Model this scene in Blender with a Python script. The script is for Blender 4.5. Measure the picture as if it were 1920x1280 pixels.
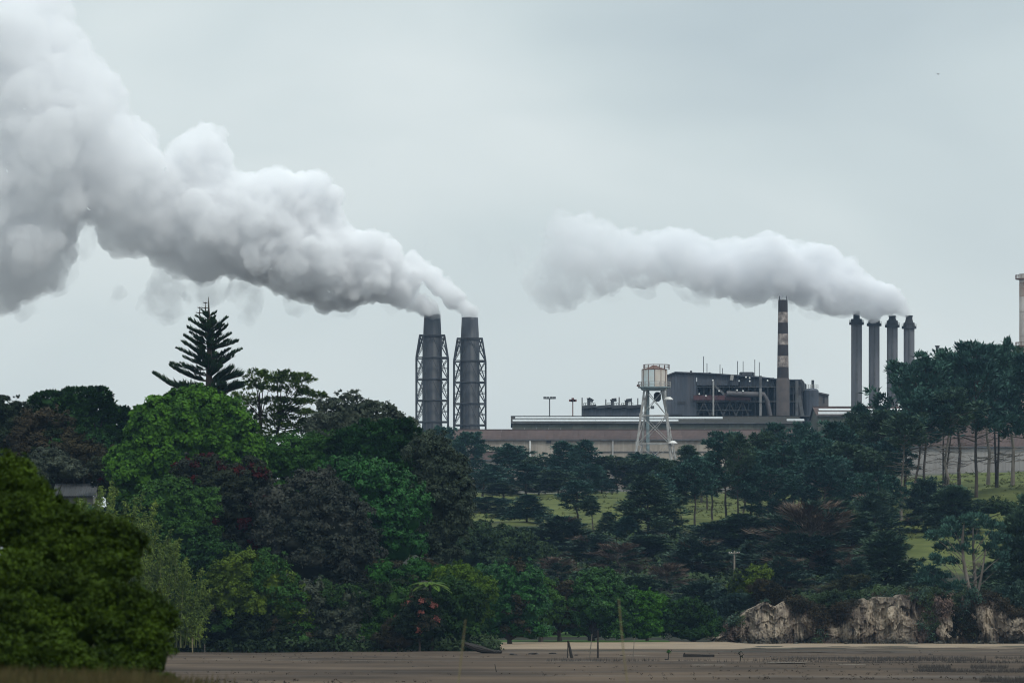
import bpy, bmesh, math, random
import numpy as np
from mathutils import Vector, Matrix, noise as mnoise

for o in list(bpy.data.objects):
    bpy.data.objects.remove(o, do_unlink=True)
scene = bpy.context.scene
COL = scene.collection
R = math.radians

# ------------------------------------------------------------------ camera
LENS, SENSOR = 200.0, 36.0
FPX = 1920.0 * LENS / SENSOR          # focal length in photograph pixels
HORIZON = 1165.0                      # row of the horizon in the photograph
EYE = 3.0                             # camera height above the mudflat
cam = bpy.data.cameras.new('camera')
cam.lens = LENS; cam.sensor_width = SENSOR
cam.shift_y = (HORIZON - 640.0) / 1920.0
cam.clip_start = 1.0; cam.clip_end = 30000.0
cam.dof.use_dof = True
cam.dof.focus_distance = 1150.0
cam.dof.aperture_fstop = 4.0
camo = bpy.data.objects.new('camera', cam)
camo.location = (0, 0, EYE)
camo.rotation_euler = (R(90), 0, 0)
COL.objects.link(camo)
scene.camera = camo

def P(px, py, D):
    """world point at distance D seen at photograph pixel (px, py)"""
    return Vector(((px - 960.0) / FPX * D, D, EYE + (HORIZON - py) / FPX * D))

# ------------------------------------------------------------------ sky, sun, exposure
SUN_EL, SUN_AZ = 56.0, 150.0          # azimuth clockwise from +Y (the view): high, behind right
world = bpy.data.worlds.new('World'); scene.world = world; world.use_nodes = True
def build_world():
    nt = world.node_tree; nt.nodes.clear()
    N = nt.nodes.new; L = nt.links.new
    out = N('ShaderNodeOutputWorld')
    sky = N('ShaderNodeTexSky'); sky.sky_type = 'NISHITA'; sky.sun_disc = False
    sky.sun_elevation = R(SUN_EL); sky.sun_rotation = R(SUN_AZ)
    sky.air_density = 1.3; sky.dust_density = 2.0
    b1 = N('ShaderNodeBackground'); b1.inputs[1].default_value = 0.1; L(sky.outputs[0], b1.inputs[0])
    # an overcast deck: wide soft grey cloud bands over the whole dome
    tc = N('ShaderNodeTexCoord'); mp = N('ShaderNodeMapping'); mp.inputs['Scale'].default_value = (1, 1, 2.2)
    L(tc.outputs['Generated'], mp.inputs[0])
    n1 = N('ShaderNodeTexNoise'); n1.inputs['Scale'].default_value = 9.0; n1.inputs['Detail'].default_value = 4.0
    n1.inputs['Roughness'].default_value = 0.45; n1.inputs['Distortion'].default_value = 0.4
    mp.inputs['Location'].default_value = SKY_SHIFT
    L(mp.outputs[0], n1.inputs['Vector'])
    rp = N('ShaderNodeValToRGB'); e = rp.color_ramp.elements
    e[0].position = 0.30; e[0].color = (0.470, 0.545, 0.575, 1)
    e[1].position = 0.66; e[1].color = (0.705, 0.765, 0.765, 1)
    m = e.new(0.5); m.color = (0.590, 0.665, 0.675, 1)
    L(n1.outputs['Fac'], rp.inputs[0])
    # overcast sky is palest low over the horizon
    sx = N('ShaderNodeSeparateXYZ'); L(tc.outputs['Generated'], sx.inputs[0])
    mr = N('ShaderNodeMapRange'); mr.inputs[1].default_value = 0.02; mr.inputs[2].default_value = 0.125
    mr.inputs[3].default_value = 1.0; mr.inputs[4].default_value = 0.0; mr.interpolation_type = 'SMOOTHSTEP'
    L(sx.outputs['Z'], mr.inputs[0])
    mx = N('ShaderNodeMix'); mx.data_type = 'RGBA'
    ml = N('ShaderNodeMath'); ml.operation = 'MULTIPLY'; ml.inputs[1].default_value = 0.55
    L(mr.outputs[0], ml.inputs[0]); L(ml.outputs[0], mx.inputs[0])
    L(rp.outputs[0], mx.inputs[6]); mx.inputs[7].default_value = (0.675, 0.750, 0.768, 1)
    # an overcast dome is brighter overhead than at the horizon
    mz = N('ShaderNodeMapRange'); mz.inputs[1].default_value = 0.0; mz.inputs[2].default_value = 1.0
    mz.inputs[3].default_value = 1.0; mz.inputs[4].default_value = 2.1; L(sx.outputs['Z'], mz.inputs[0])
    b2 = N('ShaderNodeBackground'); L(mz.outputs[0], b2.inputs[1]); L(mx.outputs[2], b2.inputs[0])
    ms = N('ShaderNodeMixShader'); ms.inputs[0].default_value = 0.92
    L(b1.outputs[0], ms.inputs[1]); L(b2.outputs[0], ms.inputs[2]); L(ms.outputs[0], out.inputs[0])
SKY_SHIFT = (5.37, 8.5, 4.8)
build_world()

sun = bpy.data.lights.new('sun', 'SUN'); sun.energy = 1.5; sun.angle = R(10); sun.color = (1.0, 0.965, 0.91)
suno = bpy.data.objects.new('sun', sun); COL.objects.link(suno)
sd = Vector((math.sin(R(SUN_AZ)) * math.cos(R(SUN_EL)), math.cos(R(SUN_AZ)) * math.cos(R(SUN_EL)), math.sin(R(SUN_EL))))
suno.rotation_euler = sd.to_track_quat('Z', 'Y').to_euler()
suno.location = (40, -40, 120)

vs = scene.view_settings
vs.view_transform = 'Standard'; vs.look = 'None'; vs.exposure = 0.0; vs.gamma = 1.0; vs.use_curve_mapping = False
scene.display_settings.display_device = 'sRGB'
cy = scene.cycles
cy.max_bounces = 14; cy.diffuse_bounces = 3; cy.glossy_bounces = 2; cy.transmission_bounces = 3
cy.volume_bounces = 12; cy.transparent_max_bounces = 24
cy.use_denoising = True
cy.sample_clamp_indirect = 4.0
cy.use_adaptive_sampling = True; cy.adaptive_threshold = 0.012
cy.use_fast_gi = False
scene.cycles.filter_width = 1.1

# ------------------------------------------------------------------ helpers
def link(o, parent=None):
    COL.objects.link(o)
    if parent is not None: o.parent = parent
    return o

def tag(o, label, cat, group=None, kind=None):
    if label: o['label'] = label
    if cat: o['category'] = cat
    if group: o['group'] = group
    if kind: o['kind'] = kind
    return o

def empty(name, loc, label=None, cat=None, group=None):
    o = bpy.data.objects.new(name, None); o.location = loc; o.empty_display_size = 0.5
    link(o); tag(o, label, cat, group)
    return o

def mesh_np(name, V, Fq, mat, parent=None, smooth=False, mats=None, midx=None):
    """mesh from numpy verts and an (n,3) or (n,4) int face array"""
    me = bpy.data.meshes.new(name)
    V = np.asarray(V, np.float32); Fq = np.asarray(Fq, np.int32)
    me.vertices.add(len(V)); me.vertices.foreach_set('co', V.ravel())
    k = Fq.shape[1]
    me.loops.add(Fq.size); me.loops.foreach_set('vertex_index', Fq.ravel())
    me.polygons.add(len(Fq)); me.polygons.foreach_set('loop_start', np.arange(0, Fq.size, k, dtype=np.int32))
    if midx is not None: me.polygons.foreach_set('material_index', np.asarray(midx, np.int32))
    if smooth: me.polygons.foreach_set('use_smooth', np.ones(len(Fq), bool))
    for m in (mats or [mat]): me.materials.append(m)
    me.update(calc_edges=True); me.validate()
    o = bpy.data.objects.new(name, me)
    return link(o, parent)

class MB:
    """collects boxes, bars, tubes and panels into one mesh"""
    def __init__(s): s.v = []; s.f = []
    def add(s, vs, fs):
        b = len(s.v); s.v += [tuple(x) for x in vs]; s.f += [tuple(i + b for i in f) for f in fs]
    def box(s, x0, x1, y0, y1, z0, z1):
        s.add([(x0,y0,z0),(x1,y0,z0),(x1,y1,z0),(x0,y1,z0),(x0,y0,z1),(x1,y0,z1),(x1,y1,z1),(x0,y1,z1)],
              [(3,2,1,0),(4,5,6,7),(0,1,5,4),(1,2,6,5),(2,3,7,6),(3,0,4,7)])
        return s
    def bar(s, a, b, w, w2=None, n=4):
        a = Vector(a); b = Vector(b); d = (b - a)
        if d.length < 1e-6: return s
        d.normalize(); u = d.orthogonal().normalized()
        if abs(d.z) < 0.99:
            u = d.cross(Vector((0,0,1))).normalized()
        v = d.cross(u); w2 = w if w2 is None else w2
        vs = []
        for c, r in ((a, w), (b, w2)):
            for i in range(n):
                t = 2 * math.pi * (i + 0.5) / n
                vs.append(c + (u * math.cos(t) + v * math.sin(t)) * r * (0.7071 if n == 4 else 0.5))
        fs = [(i, (i+1) % n, n + (i+1) % n, n + i) for i in range(n)]
        fs += [tuple(range(n-1, -1, -1)), tuple(range(n, 2*n))]
        s.add(vs, fs); return s
    def tube(s, pts, rads, n=8, cap=True):
        pts = [Vector(p) for p in pts]; m = len(pts); vs = []; prev = None
        for i, p in enumerate(pts):
            d = (pts[min(i+1, m-1)] - pts[max(i-1, 0)])
            d = d.normalized() if d.length > 1e-9 else Vector((0,0,1))
            if prev is None: u = d.orthogonal().normalized()
            else:
                u = prev - d * prev.dot(d)
                u = u.normalized() if u.length > 1e-6 else d.orthogonal().normalized()
            prev = u; w = d.cross(u)
            for k in range(n):
                t = 2 * math.pi * k / n
                vs.append(p + (u * math.cos(t) + w * math.sin(t)) * rads[i])
        fs = []
        for i in range(m - 1):
            for k in range(n):
                k2 = (k + 1) % n
                fs.append((i*n + k, i*n + k2, (i+1)*n + k2, (i+1)*n + k))
        if cap: fs += [tuple(range(n-1, -1, -1)), tuple((m-1)*n + k for k in range(n))]
        s.add(vs, fs); return s
    def lathe(s, cx, cy, prof, n=24, cap=True):
        """surface of revolution about a vertical axis, prof = [(r, z), ...] bottom to top"""
        vs = []; m = len(prof)
        for r, z in prof:
            for k in range(n):
                t = 2 * math.pi * k / n
                vs.append((cx + r * math.cos(t), cy + r * math.sin(t), z))
        fs = [(i*n + k, i*n + (k+1) % n, (i+1)*n + (k+1) % n, (i+1)*n + k) for i in range(m-1) for k in range(n)]
        if cap: fs += [tuple(range(n-1, -1, -1)), tuple((m-1)*n + k for k in range(n))]
        s.add(vs, fs); return s
    def build(s, name, mat, parent=None, smooth=False, loc=None):
        me = bpy.data.meshes.new(name); me.from_pydata([tuple(v) for v in s.v], [], s.f)
        me.materials.append(mat); me.update()
        if smooth:
            me.polygons.foreach_set('use_smooth', np.ones(len(me.polygons), bool))
            try: me.set_sharp_from_angle(angle=R(40))
            except Exception: pass
        o = bpy.data.objects.new(name, me)
        if loc is not None: o.location = loc
        return link(o, parent)

MATS = {}
def mat(name, color, rough=0.85, var=0.0, scale=1.0, color2=None, island=0.0, detail=4.0, spec=0.25, bump=0.0, stretch=(1,1,1),
        streak=None, transl=0.0, coord='Object', metallic=0.0):
    """procedural material: base colour broken up by noise, optional per-leaf variation, streaks and bump"""
    if name in MATS: return MATS[name]
    m = bpy.data.materials.new(name); m.use_nodes = True; nt = m.node_tree
    N = nt.nodes.new; L = nt.links.new
    bs = nt.nodes['Principled BSDF']; out = nt.nodes['Material Output']
    bs.inputs['Roughness'].default_value = rough
    bs.inputs['Specular IOR Level'].default_value = spec
    bs.inputs['Metallic'].default_value = metallic
    c = (*color, 1)
    tc = N('ShaderNodeTexCoord'); mp = N('ShaderNodeMapping'); mp.inputs['Scale'].default_value = stretch
    L(tc.outputs[coord], mp.inputs[0])
    cur = None
    nz = N('ShaderNodeTexNoise'); nz.inputs['Scale'].default_value = scale; nz.inputs['Detail'].default_value = detail
    nz.inputs['Roughness'].default_value = 0.6
    L(mp.outputs[0], nz.inputs['Vector'])
    c2 = (*color2, 1) if color2 else tuple(x * (1 - var) for x in color) + (1,)
    rp = N('ShaderNodeValToRGB'); rp.color_ramp.elements[0].position = 0.36; rp.color_ramp.elements[1].position = 0.66
    rp.color_ramp.elements[0].color = c2; rp.color_ramp.elements[1].color = c
    L(nz.outputs['Fac'], rp.inputs[0]); cur = rp.outputs[0]
    if streak:
        col, ssc, amt = streak
        n2 = N('ShaderNodeTexNoise'); n2.inputs['Scale'].default_value = ssc[0]; n2.inputs['Detail'].default_value = 3.0
        m2 = N('ShaderNodeMapping'); m2.inputs['Scale'].default_value = ssc[1]; L(tc.outputs[coord], m2.inputs[0]); L(m2.outputs[0], n2.inputs['Vector'])
        r2 = N('ShaderNodeValToRGB'); r2.color_ramp.elements[0].position = 0.5; r2.color_ramp.elements[1].position = 0.72
        r2.color_ramp.elements[0].color = (0,0,0,1); r2.color_ramp.elements[1].color = (amt,amt,amt,1)
        L(n2.outputs['Fac'], r2.inputs[0])
        mx = N('ShaderNodeMix'); mx.data_type = 'RGBA'; L(r2.outputs[0], mx.inputs[0]); L(cur, mx.inputs[6]); mx.inputs[7].default_value = (*col, 1)
        cur = mx.outputs[2]
    if island:
        g = N('ShaderNodeNewGeometry'); mr = N('ShaderNodeMapRange'); mr.inputs[3].default_value = 1 - island; mr.inputs[4].default_value = 1 + island
        L(g.outputs['Random Per Island'], mr.inputs[0])
        hs = N('ShaderNodeHueSaturation'); L(mr.outputs[0], hs.inputs['Value']); L(cur, hs.inputs['Color'])
        mr2 = N('ShaderNodeMapRange'); mr2.inputs[3].default_value = 0.485; mr2.inputs[4].default_value = 0.515
        oi = N('ShaderNodeObjectInfo'); L(oi.outputs['Random'], mr2.inputs[0]); L(mr2.outputs[0], hs.inputs['Hue'])
        cur = hs.outputs[0]
    L(cur, bs.inputs['Base Color'])
    if bump:
        bp = N('ShaderNodeBump'); bp.inputs['Strength'].default_value = bump; bp.inputs['Distance'].default_value = 0.3
        L(nz.outputs['Fac'], bp.inputs['Height']); L(bp.outputs[0], bs.inputs['Normal'])
    if transl:
        tr = N('ShaderNodeBsdfTranslucent'); L(cur, tr.inputs[0])
        ms = N('ShaderNodeMixShader'); ms.inputs[0].default_value = transl
        L(bs.outputs[0], ms.inputs[1]); L(tr.outputs[0], ms.inputs[2]); L(ms.outputs[0], out.inputs[0])
    m['nz'] = 1
    MATS[name] = m
    return m

def vol_mat(name, color, density, g=0.0):
    m = bpy.data.materials.new(name); m.use_nodes = True; nt = m.node_tree; nt.nodes.clear()
    out = nt.nodes.new('ShaderNodeOutputMaterial'); v = nt.nodes.new('ShaderNodeVolumePrincipled')
    v.inputs['Color'].default_value = (*color, 1); v.inputs['Density'].default_value = density
    v.inputs['Anisotropy'].default_value = g; v.inputs['Density Attribute'].default_value = ''
    nt.links.new(v.outputs[0], out.inputs['Volume'])
    return m
# ------------------------------------------------------------------ land
def sstep(a, b, x):
    t = np.clip((np.asarray(x, float) - a) / (b - a), 0, 1); return t * t * (3 - 2 * t)

CLIFF_PX = [1300, 1335, 1362, 1400, 1440, 1500, 1570, 1640, 1700, 1770, 1830, 1870, 1930, 2200]
CLIFF_H =  [0.6,  0.9,  2.6,  3.6,  5.0,  4.6,  4.4,  6.2,  6.0,  5.2,  5.4,  4.6,  4.4,  4.4]
_DP = [640, 690, 720, 760, 800, 900, 1000, 1100, 1200, 1300, 1450, 4000]
_DZ = [-0.3, 0.55, 1.6, 5.6, 9.0, 16.5, 23.0, 27.5, 30.0, 33.0, 36.0, 36.0]

def vnoise(x, y, seed=0):
    """cheap smooth value noise, vectorised"""
    x = np.asarray(x, float); y = np.asarray(y, float)
    xi = np.floor(x).astype(np.int64); yi = np.floor(y).astype(np.int64); fx = x - xi; fy = y - yi
    fx = fx * fx * (3 - 2 * fx); fy = fy * fy * (3 - 2 * fy)
    def h(a, b):
        n = (a * 374761393 + b * 668265263 + seed * 1442695041) & 0xffffffff
        n = ((n ^ (n >> 13)) * 1274126177) & 0xffffffff
        return ((n ^ (n >> 16)) & 0xffff) / 65535.0
    return (h(xi, yi) * (1 - fx) + h(xi + 1, yi) * fx) * (1 - fy) + (h(xi, yi + 1) * (1 - fx) + h(xi + 1, yi + 1) * fx) * fy - 0.5

def fbm(x, y, seed=0, oct=4):
    s = 0; a = 1.0
    for o in range(oct): s = s + a * vnoise(x * 2**o, y * 2**o, seed + o); a *= 0.5
    return s

def land_z(x, D):
    x = np.asarray(x, float); D = np.asarray(D, float)
    px = x / np.maximum(D, 1) * FPX + 960
    z = np.interp(D, _DP, _DZ)
    z = z + 4.0 * sstep(45, 95, x) * sstep(800, 1000, D)
    z = z * sstep(560, 790, px) - 0.4 * (1 - sstep(560, 790, px))
    # sea cliff on the right: the slope stands on a step
    hc = np.interp(px, CLIFF_PX, CLIFF_H)
    wc = sstep(1330, 1370, px)
    zc = np.where(D < 703, np.minimum(z, 0.15), np.maximum(z, hc))
    z = z * (1 - wc) + zc * wc
    # the wooded headland on the left
    hd = (sstep(558, 575, D) * 2.2 + 7.5 * sstep(566, 640, D)) * (1 - sstep(680, 760, D))
    wl = 1 - sstep(-9.0, -1.0, x + 0.02 * (D - 560))
    z = np.maximum(z, hd * wl)
    z = z + fbm(x * 0.06, D * 0.06, 3) * 1.2 * sstep(700, 760, D)
    return z

def ground(px, D):
    return float(land_z((px - 960.0) / FPX * D, D))

def grid_mesh(name, xs, ys, zf, m, smooth=True):
    X, Y = np.meshgrid(xs, ys); Z = zf(X, Y)
    V = np.column_stack([X.ravel(), Y.ravel(), Z.ravel()])
    nx, ny = len(xs), len(ys)
    i = np.arange(nx - 1); j = np.arange(ny - 1); I, J = np.meshgrid(i, j)
    a = (J * nx + I).ravel()
    Fq = np.column_stack([a, a + 1, a + 1 + nx, a + nx])
    return mesh_np(name, V, Fq, m, smooth=smooth)

def land():
    # mudflat: one sheet out past the horizon, low banks and runnels in the part in view
    m = mat('wet_mud', (0.108, 0.080, 0.058), rough=0.62, scale=0.16, color2=(0.044, 0.034, 0.027), detail=10, spec=0.03, bump=0.25, stretch=(0.35, 0.16, 1),
            streak=((0.030, 0.025, 0.021), (0.6, (0.035, 0.10, 1)), 0.85))
    nt = m.node_tree; bs = nt.nodes['Principled BSDF']
    n2 = nt.nodes.new('ShaderNodeTexNoise'); n2.inputs['Scale'].default_value = 0.06; n2.inputs['Detail'].default_value = 5
    mp = nt.nodes.new('ShaderNodeMapping'); mp.inputs['Scale'].default_value = (0.12, 1.3, 1)
    tc = nt.nodes.new('ShaderNodeTexCoord'); nt.links.new(tc.outputs['Object'], mp.inputs[0]); nt.links.new(mp.outputs[0], n2.inputs['Vector'])
    rr = nt.nodes.new('ShaderNodeMapRange'); rr.inputs[1].default_value = 0.50; rr.inputs[2].default_value = 0.70
    rr.inputs[3].default_value = 0.95; rr.inputs[4].default_value = 0.55
    nt.links.new(n2.outputs['Fac'], rr.inputs[0]); nt.links.new(rr.outputs[0], bs.inputs['Roughness'])
    ys = np.concatenate([[-60, 40, 120, 180, 220], np.arange(250, 680, 1.6), [700, 760, 1000, 3000, 20000]])
    xs = np.concatenate([[-9000, -1500, -300, -120], np.arange(-60, 64, 1.6), [120, 300, 1500, 9000]])
    def zf(X, Y):
        w = sstep(250, 300, Y) * (1 - sstep(660, 690, Y))
        b = fbm(X * 0.035, Y * 0.11, 11) * 0.16 + fbm(X * 0.25, Y * 0.5, 17, 3) * 0.05
        lip = 0.12 * np.exp(-((Y - 545 - 10 * vnoise(X * 0.05, X * 0, 5)) / 5.0) ** 2)
        return (b + lip) * w - 3.0 * (1 - sstep(60, 200, Y)) * 0 - 0.25 * sstep(690, 760, Y)
    o = grid_mesh('mudflat', xs, ys, zf, m); tag(o, 'grey brown tidal mudflat across the bottom', 'mudflat', kind='structure')
    # flat pale sheets on the mud: wet sheen painted in as colour
    wm = mat('pale_sheen', (0.24, 0.215, 0.185), rough=0.9, scale=0.8, color2=(0.11, 0.092, 0.074), spec=0.1, detail=8)
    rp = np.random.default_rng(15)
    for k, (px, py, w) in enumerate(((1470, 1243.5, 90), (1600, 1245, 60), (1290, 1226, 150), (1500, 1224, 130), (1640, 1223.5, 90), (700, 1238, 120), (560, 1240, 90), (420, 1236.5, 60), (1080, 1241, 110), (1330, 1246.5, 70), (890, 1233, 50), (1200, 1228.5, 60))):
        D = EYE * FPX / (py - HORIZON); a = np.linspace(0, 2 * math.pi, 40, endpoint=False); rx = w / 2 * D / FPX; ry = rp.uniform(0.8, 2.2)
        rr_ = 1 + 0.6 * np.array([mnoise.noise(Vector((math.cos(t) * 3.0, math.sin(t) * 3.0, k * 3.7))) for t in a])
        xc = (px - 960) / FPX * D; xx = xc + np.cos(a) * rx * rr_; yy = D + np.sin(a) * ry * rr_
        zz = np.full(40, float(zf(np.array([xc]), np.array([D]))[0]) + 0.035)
        po = MB(); po.add(list(zip(xx, yy, zz)), [tuple(range(40))]); q = po.build('sheen_streak', wm); tag(q, 'thin pale streak of painted wet sheen on the mud', 'shell bank', 'sheen streaks on the mud', 'structure')
    # pale sand strip at the top of the flat
    sm = mat('beach_sand', (0.27, 0.200, 0.130), rough=0.9, scale=0.3, color2=(0.145, 0.112, 0.080), detail=6, stretch=(0.3, 1, 1))
    xs = np.arange(-9, 80, 0.8); ys = np.arange(606, 706, 1.0)
    def zs(X, Y):
        px = X / Y * FPX + 960
        up = np.interp(Y, [600, 628, 690, 706], [-0.35, 0.12, 0.60, 0.62])
        up = up + fbm(X * 0.2, Y * 0.2, 21) * 0.07
        return up - 0.5 * (1 - sstep(-9, -4.0, X)) - 0.28 * sstep(1340, 1420, px)
    o = grid_mesh('beach', xs, ys, zs, sm); tag(o, 'pale strip of sand below the trees and the cliff', 'beach', kind='structure')
    # the hill and the headland: one land sheet
    gm = mat('pasture', (0.098, 0.112, 0.030), rough=0.95, scale=0.16, color2=(0.052, 0.066, 0.018), detail=9, spec=0.1)
    nt = gm.node_tree; bs = nt.nodes['Principled BSDF']
    old = bs.inputs['Base Color'].links[0].from_socket
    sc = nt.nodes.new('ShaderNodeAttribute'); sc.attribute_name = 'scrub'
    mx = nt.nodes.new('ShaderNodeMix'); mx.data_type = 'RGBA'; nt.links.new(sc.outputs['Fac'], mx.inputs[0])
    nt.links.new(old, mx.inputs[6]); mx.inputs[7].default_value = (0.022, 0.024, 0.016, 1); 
    yd = nt.nodes.new('ShaderNodeAttribute'); yd.attribute_name = 'yard'
    my = nt.nodes.new('ShaderNodeMix'); my.data_type = 'RGBA'; nt.links.new(yd.outputs['Fac'], my.inputs[0]); nt.links.new(mx.outputs[2], my.inputs[6])
    my.inputs[7].default_value = (0.085, 0.080, 0.074, 1); nt.links.new(my.outputs[2], bs.inputs['Base Color'])
    xs = np.concatenate([np.arange(-700, -120, 20), np.arange(-120, 130, 2.0), np.arange(130, 720, 20)])
    ys = np.concatenate([np.arange(552, 640, 2.5), np.arange(640, 1120, 4.0), np.arange(1120, 1500, 12), np.arange(1500, 4100, 150)])
    o = grid_mesh('hill', xs, ys, lambda X, Y: np.where(Y < 556, -1.0, land_z(X, Y)) , gm)
    n = len(o.data.vertices); co = np.empty(n * 3, np.float32); o.data.vertices.foreach_get('co', co); co = co.reshape(-1, 3)
    px = co[:,0] / co[:,1] * FPX + 960
    # leaf litter and bare earth under the woods; open pasture higher up
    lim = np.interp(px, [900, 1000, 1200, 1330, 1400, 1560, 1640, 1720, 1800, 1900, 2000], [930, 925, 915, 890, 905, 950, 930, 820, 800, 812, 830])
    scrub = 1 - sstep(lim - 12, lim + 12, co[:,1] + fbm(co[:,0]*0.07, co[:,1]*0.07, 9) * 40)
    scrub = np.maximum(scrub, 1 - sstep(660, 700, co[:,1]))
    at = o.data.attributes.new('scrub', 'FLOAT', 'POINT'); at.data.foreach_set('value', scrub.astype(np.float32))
    yard = sstep(1150, 1260, co[:,1]).astype(np.float32)      # gravel and slag yards round the works
    ay = o.data.attributes.new('yard', 'FLOAT', 'POINT'); ay.data.foreach_set('value', yard)
    tag(o, 'green pasture hillside rising to the steelworks', 'hill', kind='structure')
    # strip of lawn behind the beach
    lm = mat('lawn', (0.045, 0.088, 0.018), rough=0.95, scale=0.8, color2=(0.028, 0.060, 0.014), detail=5, spec=0.1)
    o = grid_mesh('lawn', np.arange(-9, 19.5, 0.7), np.arange(683, 720, 0.7), lambda X, Y: np.interp(Y, [683, 687, 700, 720], [0.45, 0.66, 0.8, 1.2]) + fbm(X*0.3, Y*0.3, 31)*0.06 + np.maximum(0, np.interp(Y,[700,720],[0,0.6])), lm)
    tag(o, 'narrow green lawn behind the beach', 'lawn', kind='structure')

def cliff():
    m = mat('cliff_rock', (0.40, 0.335, 0.255), rough=0.95, scale=0.5, color2=(0.082, 0.068, 0.058), detail=9, spec=0.1, bump=0.8, stretch=(1.1, 1.1, 0.8),
            streak=((0.045, 0.038, 0.032), (0.9, (1.0, 1.0, 0.4)), 0.6))
    nt = m.node_tree; bs = nt.nodes['Principled BSDF']; old = bs.inputs['Base Color'].links[0].from_socket
    # dark tide-stained foot and brown earth cap
    tc = nt.nodes.new('ShaderNodeTexCoord'); sx = nt.nodes.new('ShaderNodeSeparateXYZ'); nt.links.new(tc.outputs['Object'], sx.inputs[0])
    nz = nt.nodes.new('ShaderNodeTexNoise'); nz.inputs['Scale'].default_value = 0.35; nz.inputs['Detail'].default_value = 4; nt.links.new(tc.outputs['Object'], nz.inputs['Vector'])
    ad = nt.nodes.new('ShaderNodeMath'); ad.operation = 'MULTIPLY_ADD'; ad.inputs[1].default_value = -1.2; nt.links.new(nz.outputs['Fac'], ad.inputs[0]); nt.links.new(sx.outputs['Z'], ad.inputs[2])
    mr = nt.nodes.new('ShaderNodeMapRange'); mr.inputs[1].default_value = 0.15; mr.inputs[2].default_value = 0.75; mr.inputs[3].default_value = 0.9; mr.inputs[4].default_value = 0.0
    nt.links.new(ad.outputs[0], mr.inputs[0])
    mx = nt.nodes.new('ShaderNodeMix'); mx.data_type = 'RGBA'; nt.links.new(mr.outputs[0], mx.inputs[0]); nt.links.new(old, mx.inputs[6]); mx.inputs[7].default_value = (0.040, 0.040, 0.034, 1)
    at = nt.nodes.new('ShaderNodeAttribute'); at.attribute_name = 'earth'
    m2 = nt.nodes.new('ShaderNodeMix'); m2.data_type = 'RGBA'; nt.links.new(at.outputs['Fac'], m2.inputs[0]); nt.links.new(mx.outputs[2], m2.inputs[6]); m2.inputs[7].default_value = (0.072, 0.052, 0.042, 1)
    nt.links.new(m2.outputs[2], bs.inputs['Base Color'])
    nu, nv = 640, 96
    px = np.linspace(1326, 1975, nu); v = np.linspace(0, 1, nv)
    U, W = np.meshgrid(px, v)
    D0 = 698.0
    H = np.interp(U, CLIFF_PX, CLIFF_H) + 0.4 + fbm(U * 0.022, U * 0, 41, 3) * 1.4
    X0 = (U - 960) / FPX * D0
    rid = lambda a, b, sd, oc: 0.5 - np.abs(fbm(a, b, sd, oc))
    # shallow bays, broken blocks, rain-cut flutes, ledges with undercuts
    but = fbm(U * 0.014, W * 0.3, 43, 2) * 3.0
    blk = np.floor(fbm(U * 0.05 + 0.6 * fbm(U * 0.1, W * 3, 50, 2), W * 1.6, 44, 2) * 6) * 0.55
    flu = rid(U * 0.16, W * 0.8, 45, 3) * 0.9 + rid(U * 0.42, W * 2.0, 52, 2) * 0.35
    led = (np.floor(W * 6 + fbm(U * 0.02, W * 0, 46, 3) * 4) % 2) * 0.5 * (0.5 + vnoise(U * 0.05, W * 5, 53))
    rgh = fbm(U * 0.5, W * 22, 48, 3) * 0.28
    Y = D0 + but + blk - flu + led + rgh + W ** 1.5 * 1.6
    Y = Y + 9.0 * np.maximum(0, W - 0.97) / 0.03
    Z = -0.4 + (H + 0.4) * np.minimum(W / 0.97, 1) + fbm(U * 0.1, W * 5, 47, 2) * 0.3 * W
    V = np.column_stack([X0.ravel(), Y.ravel(), Z.ravel()])
    I, J = np.meshgrid(np.arange(nu - 1), np.arange(nv - 1)); a = (J * nu + I).ravel()
    o = mesh_np('cliff', V, np.column_stack([a, a + 1, a + 1 + nu, a + nu]), m, smooth=False)
    # vegetated and earthy stretches between the bare outcrops
    bare = np.zeros_like(U)
    for c, w, lo, hi in ((1345, 18, .0, .9), (1432, 52, 0.1, 1.0), (1508, 20, .1, .65), (1590, 30, .1, .6), (1660, 58, 0.05, 1.0), (1845, 22, .0, .75), (1780, 20, .0, .6), (1905, 36, .0, .8)):
        bare = np.maximum(bare, np.exp(-((U - c) / w) ** 4) * sstep(lo - 0.1, lo + 0.05, W) * (1 - sstep(hi - 0.08, hi + 0.1, W)))
    earth = np.clip(1 - bare + fbm(U * 0.05, W * 4, 49, 3) * 0.7, 0, 1)
    at_ = o.data.attributes.new('earth', 'FLOAT', 'POINT'); at_.data.foreach_set('value', earth.ravel().astype(np.float32))
    tag(o, 'crumbling pale sandstone cliff along the shore', 'cliff', kind='structure')
    # brush rooted in the earthy stretches and hanging over the lip
    pick = np.flatnonzero(((earth.ravel() > 0.62) & (W.ravel() > 0.14) & (np.random.default_rng(6).uniform(0, 1, W.size) < (0.010 + 0.018 * W.ravel()) * (U.ravel() > 1385))) | ((W.ravel() > 0.9) & (earth.ravel() > 0.45) & (np.random.default_rng(7).uniform(0, 1, W.size) < 0.08)))
    return V[pick]

land(); CLIFF_SEATS = cliff()
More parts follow.
